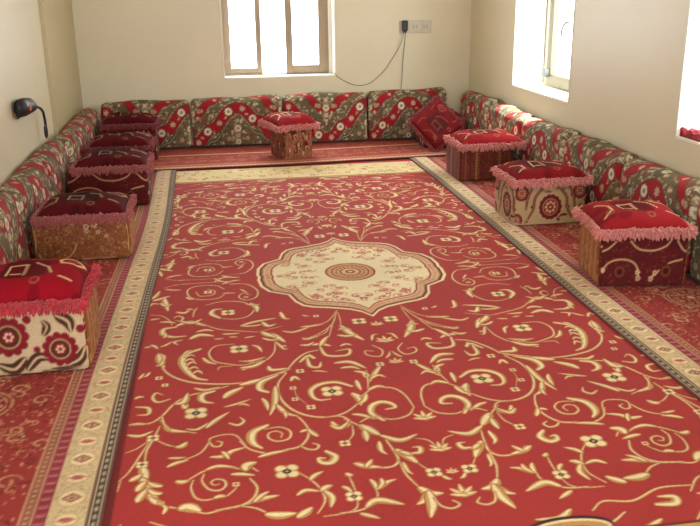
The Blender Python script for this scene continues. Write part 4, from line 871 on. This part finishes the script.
# corner group at the right of the back wall
stool(2.0, 2.36, 7.95, 8.33, .25, 'arch', 'dark stool tucked in the far right corner behind a leaning pillow', seed=10)
pillow(.40, .40, .09, 'mid', 'fringe_dark', 2.18, 8.13, ZP+.256, 0, 'flat maroon pillow lying on the stool in the far right corner', seed=10)
PL = pillow(.36, .36, .10, 'mute', 'fringe_dark', 2.08, 7.80, .19, 0, 'square red pillow leaning on its corner against the far right corner stool', seed=11, sag=.0)
PL.matrix_world = Matrix.Translation((2.05, 7.74, .255)) @ Matrix.Rotation(math.radians(66), 4, 'X') @ Matrix.Rotation(math.radians(38), 4, 'Z')

# ------------------------------------------------------------------ wall fittings
so = thing('wall_socket', 'ivory multi-gang wall socket on the back wall beside the window', 'socket', (2.04, YB, 1.11))
boxes('plate', [(-.165, .165, -.012, -.0005, -.062, .062)], M['plate'], so, .004)
for k in range(3):
    ou = boxes('outlet', [(-.155+.107*k, -.155+.107*k+.095, -.017, -.011, -.048, .048)], M['plate'], so, .003)
    for j in range(2): boxes('pin_slot', [(-.155+.107*k+.02+.03*j, -.155+.107*k+.032+.03*j, -.0185, -.016, -.02, .02)], M['hole'], ou)
ad = thing('plug_adapter', 'black plug adapter in the left outlet of the wall socket', 'adapter', (1.925, YB-.019, 1.118))
boxes('housing', [(-.028, .028, -.045, 0, -.045, .055)], M['black'], ad, .012)
boxes('cord_grip', [(-.016, .016, -.036, -.008, -.062, -.044)], M['black'], ad, .004)
yc = YB-.012
tag(tube('charger_cable', [(1.915, YB-.04, 1.055), (1.88, yc-.01, .93), (1.80, yc, .80), (1.72, yc, .69), (1.60, yc, .585), (1.50, yc, .553), (1.41, yc, .563), (1.32, yc, .60), (1.25, yc, .645), (1.225, YB-.008, .676), (1.20, YB+.08, .672)], .0032, M['cable']),
    'thin grey cable sagging from the black adapter to the window corner', 'cable')
tag(tube('hanging_cable', [(1.932, YB-.04, 1.055), (1.930, yc, .95), (1.915, yc, .80), (1.906, yc, .62), (1.895, yc, .50)], .0032, M['cable']),
    'thin grey cable hanging straight down from the black adapter behind the cushions', 'cable')
# device on the left wall
dv = thing('wall_device', 'black wall-hung device with orange light and a looped strap, left wall', 'electronic device', (XL, 6.00, .755))
bm = bmesh.new(); secs = [(-.28, .030, .055), (-.12, .040, .060), (.05, .040, .052), (.16, .032, .036), (.22, .020, .020)]
rings = []
for y, a, b_ in secs:
    rings.append([bm.verts.new((.042+a*math.cos(t_*math.pi/8), y, .012*(y < .1)+b_*math.sin(t_*math.pi/8)-.18*(y-.0)*.35)) for t_ in range(16)])
for r1, r2 in zip(rings[:-1], rings[1:]):
    for k in range(16): bm.faces.new((r1[k], r1[(k+1) % 16], r2[(k+1) % 16], r2[k]))
bm.faces.new(rings[0]); bm.faces.new(rings[-1][::-1]); bmesh.ops.recalc_face_normals(bm, faces=bm.faces[:])
me = bpy.data.meshes.new('housing'); bm.to_mesh(me); bm.free()
for p in me.polygons: p.use_smooth = True
link('housing', me, M['black'], dv)
boxes('indicator', [(.06, .086, -.13, -.10, -.005, .03)], M['orange'], dv, .003)
boxes('bracket', [(.0, .012, -.18, .10, -.05, .05)], M['black'], dv, .003)
def rel(p): return (p[0]-XL, p[1]-6.0, p[2]-.755)
tube('strap', [rel(onX(*p, XL+.05)) for p in ((33, 107), (38, 107), (42.5, 111), (44.5, 118), (45.5, 124), (46, 127))], .010, M['black'], dv)
a_ = np.linspace(0, 2*math.pi, 12, endpoint=False); lc = rel(onX(46, 131.5, XL+.05))
tube('strap_loop', [(lc[0], lc[1]+.035*math.sin(t_), lc[2]+.042*math.cos(t_)) for t_ in a_], .008, M['black'], dv, closed=True)
# red cloth on the third sill
n = 26; u = np.linspace(0, 1, n); U, Vv = np.meshgrid(u, u)
X = XR+.012+U*.17; Y = 4.27+Vv*.21; Z = ZS+e+.012+.018*np.sin(U*9+Vv*4)**2+.02*np.sin(Vv*7+1)**2*(1-U)+.004
Vt = np.concatenate([np.stack([X, Y, Z], -1).reshape(-1, 3), np.stack([X, Y, np.full_like(Z, ZS+e+.001)], -1).reshape(-1, 3)])
ring = np.concatenate([np.arange(n), (np.arange(1, n)*n+n-1), ((n-1)*n+np.arange(n-2, -1, -1)), (np.arange(n-2, 0, -1)*n)]); m = len(ring); i = np.arange(m)
ff = np.vstack([gridfaces(n, n), gridfaces(n, n, base=n*n, flip=True), np.stack([ring[(i+1) % m], ring[i], n*n+ring[i], n*n+ring[(i+1) % m]], 1)])
tag(link('folded_cloth', mesh_np('folded_cloth', Vt, ff), M['cloth_red']), 'crumpled dark red cloth on the sill of the nearest right window', 'cloth')

# ------------------------------------------------------------------ daylight
W = bpy.data.worlds.new('World'); bpy.context.scene.world = W; W.use_nodes = True
bg = W.node_tree.nodes['Background']; bg.inputs[0].default_value = (.925, .965, 1.0, 1); bg.inputs[1].default_value = 14.0
_n = W.node_tree.nodes; _l = W.node_tree.links     # the sky is dimmer to the right of the house, brighter beyond the back wall
_tc = _n.new('ShaderNodeTexCoord'); _sp = _n.new('ShaderNodeSeparateXYZ'); _l.new(_tc.outputs['Generated'], _sp.inputs[0])
_mr = _n.new('ShaderNodeMapRange'); _mr.inputs[1].default_value = .2; _mr.inputs[2].default_value = .9; _mr.inputs[3].default_value = 19.0; _mr.inputs[4].default_value = 6.5
_l.new(_sp.outputs[0], _mr.inputs[0]); _l.new(_mr.outputs[0], bg.inputs[1])
def portal(x, y, z, sx, sy, rot):
    l = bpy.data.lights.new('window_daylight', 'AREA'); l.shape = 'RECTANGLE'; l.size = sx; l.size_y = sy; l.cycles.is_portal = True
    o = bpy.data.objects.new('window_daylight', l); C.objects.link(o); o.location = (x, y, z); o.rotation_euler = rot
zc = (ZS+ZT)/2
portal((BW[0]+BW[1])/2, YB+T+.01, zc, 1.11, 1.30, (math.radians(-90), 0, 0))
portal(XR+T+.01, (RW[0]+RW[1])/2, zc, 1.30, 1.23, (0, math.radians(90), 0))
portal(XR+T+.01, (RW3[0]+RW3[1])/2, (ZS+ZT3)/2, .77, .95, (0, math.radians(90), 0))
portal(.1, YF-T-.01, 1.4, 2.0, 1.5, (math.radians(90), 0, 0))  # portal of the added fill window
sl = bpy.data.lights.new('sun', 'SUN'); sl.energy = 26; sl.angle = math.radians(2.5); sl.color = (1, .96, .88)
so_ = bpy.data.objects.new('sun', sl); C.objects.link(so_); so_.rotation_euler = Vector((.33, -.16, .93)).to_track_quat('Z', 'Y').to_euler()

# ------------------------------------------------------------------ camera
cam = bpy.data.cameras.new('camera'); cam.lens = F/700*36; cam.sensor_width = 36; cam.shift_x = -1/700; cam.shift_y = 4/700; cam.clip_start = .05
co = bpy.data.objects.new('camera', cam); C.objects.link(co)
r_, u_, f_ = R @ np.array([1, 0, 0]), R @ np.array([0, 1, 0]), R @ np.array([0, 0, 1])
co.matrix_world = Matrix(((r_[0], u_[0], -f_[0], 0), (r_[1], u_[1], -f_[1], 0), (r_[2], u_[2], -f_[2], H), (0, 0, 0, 1)))
sc = bpy.context.scene; sc.camera = co
sc.view_settings.view_transform = 'Standard'; sc.view_settings.look = 'None'; sc.view_settings.gamma = 1; sc.view_settings.use_curve_mapping = False
sc.view_settings.exposure = 0.13
sc.cycles.max_bounces = 10; sc.cycles.diffuse_bounces = 6
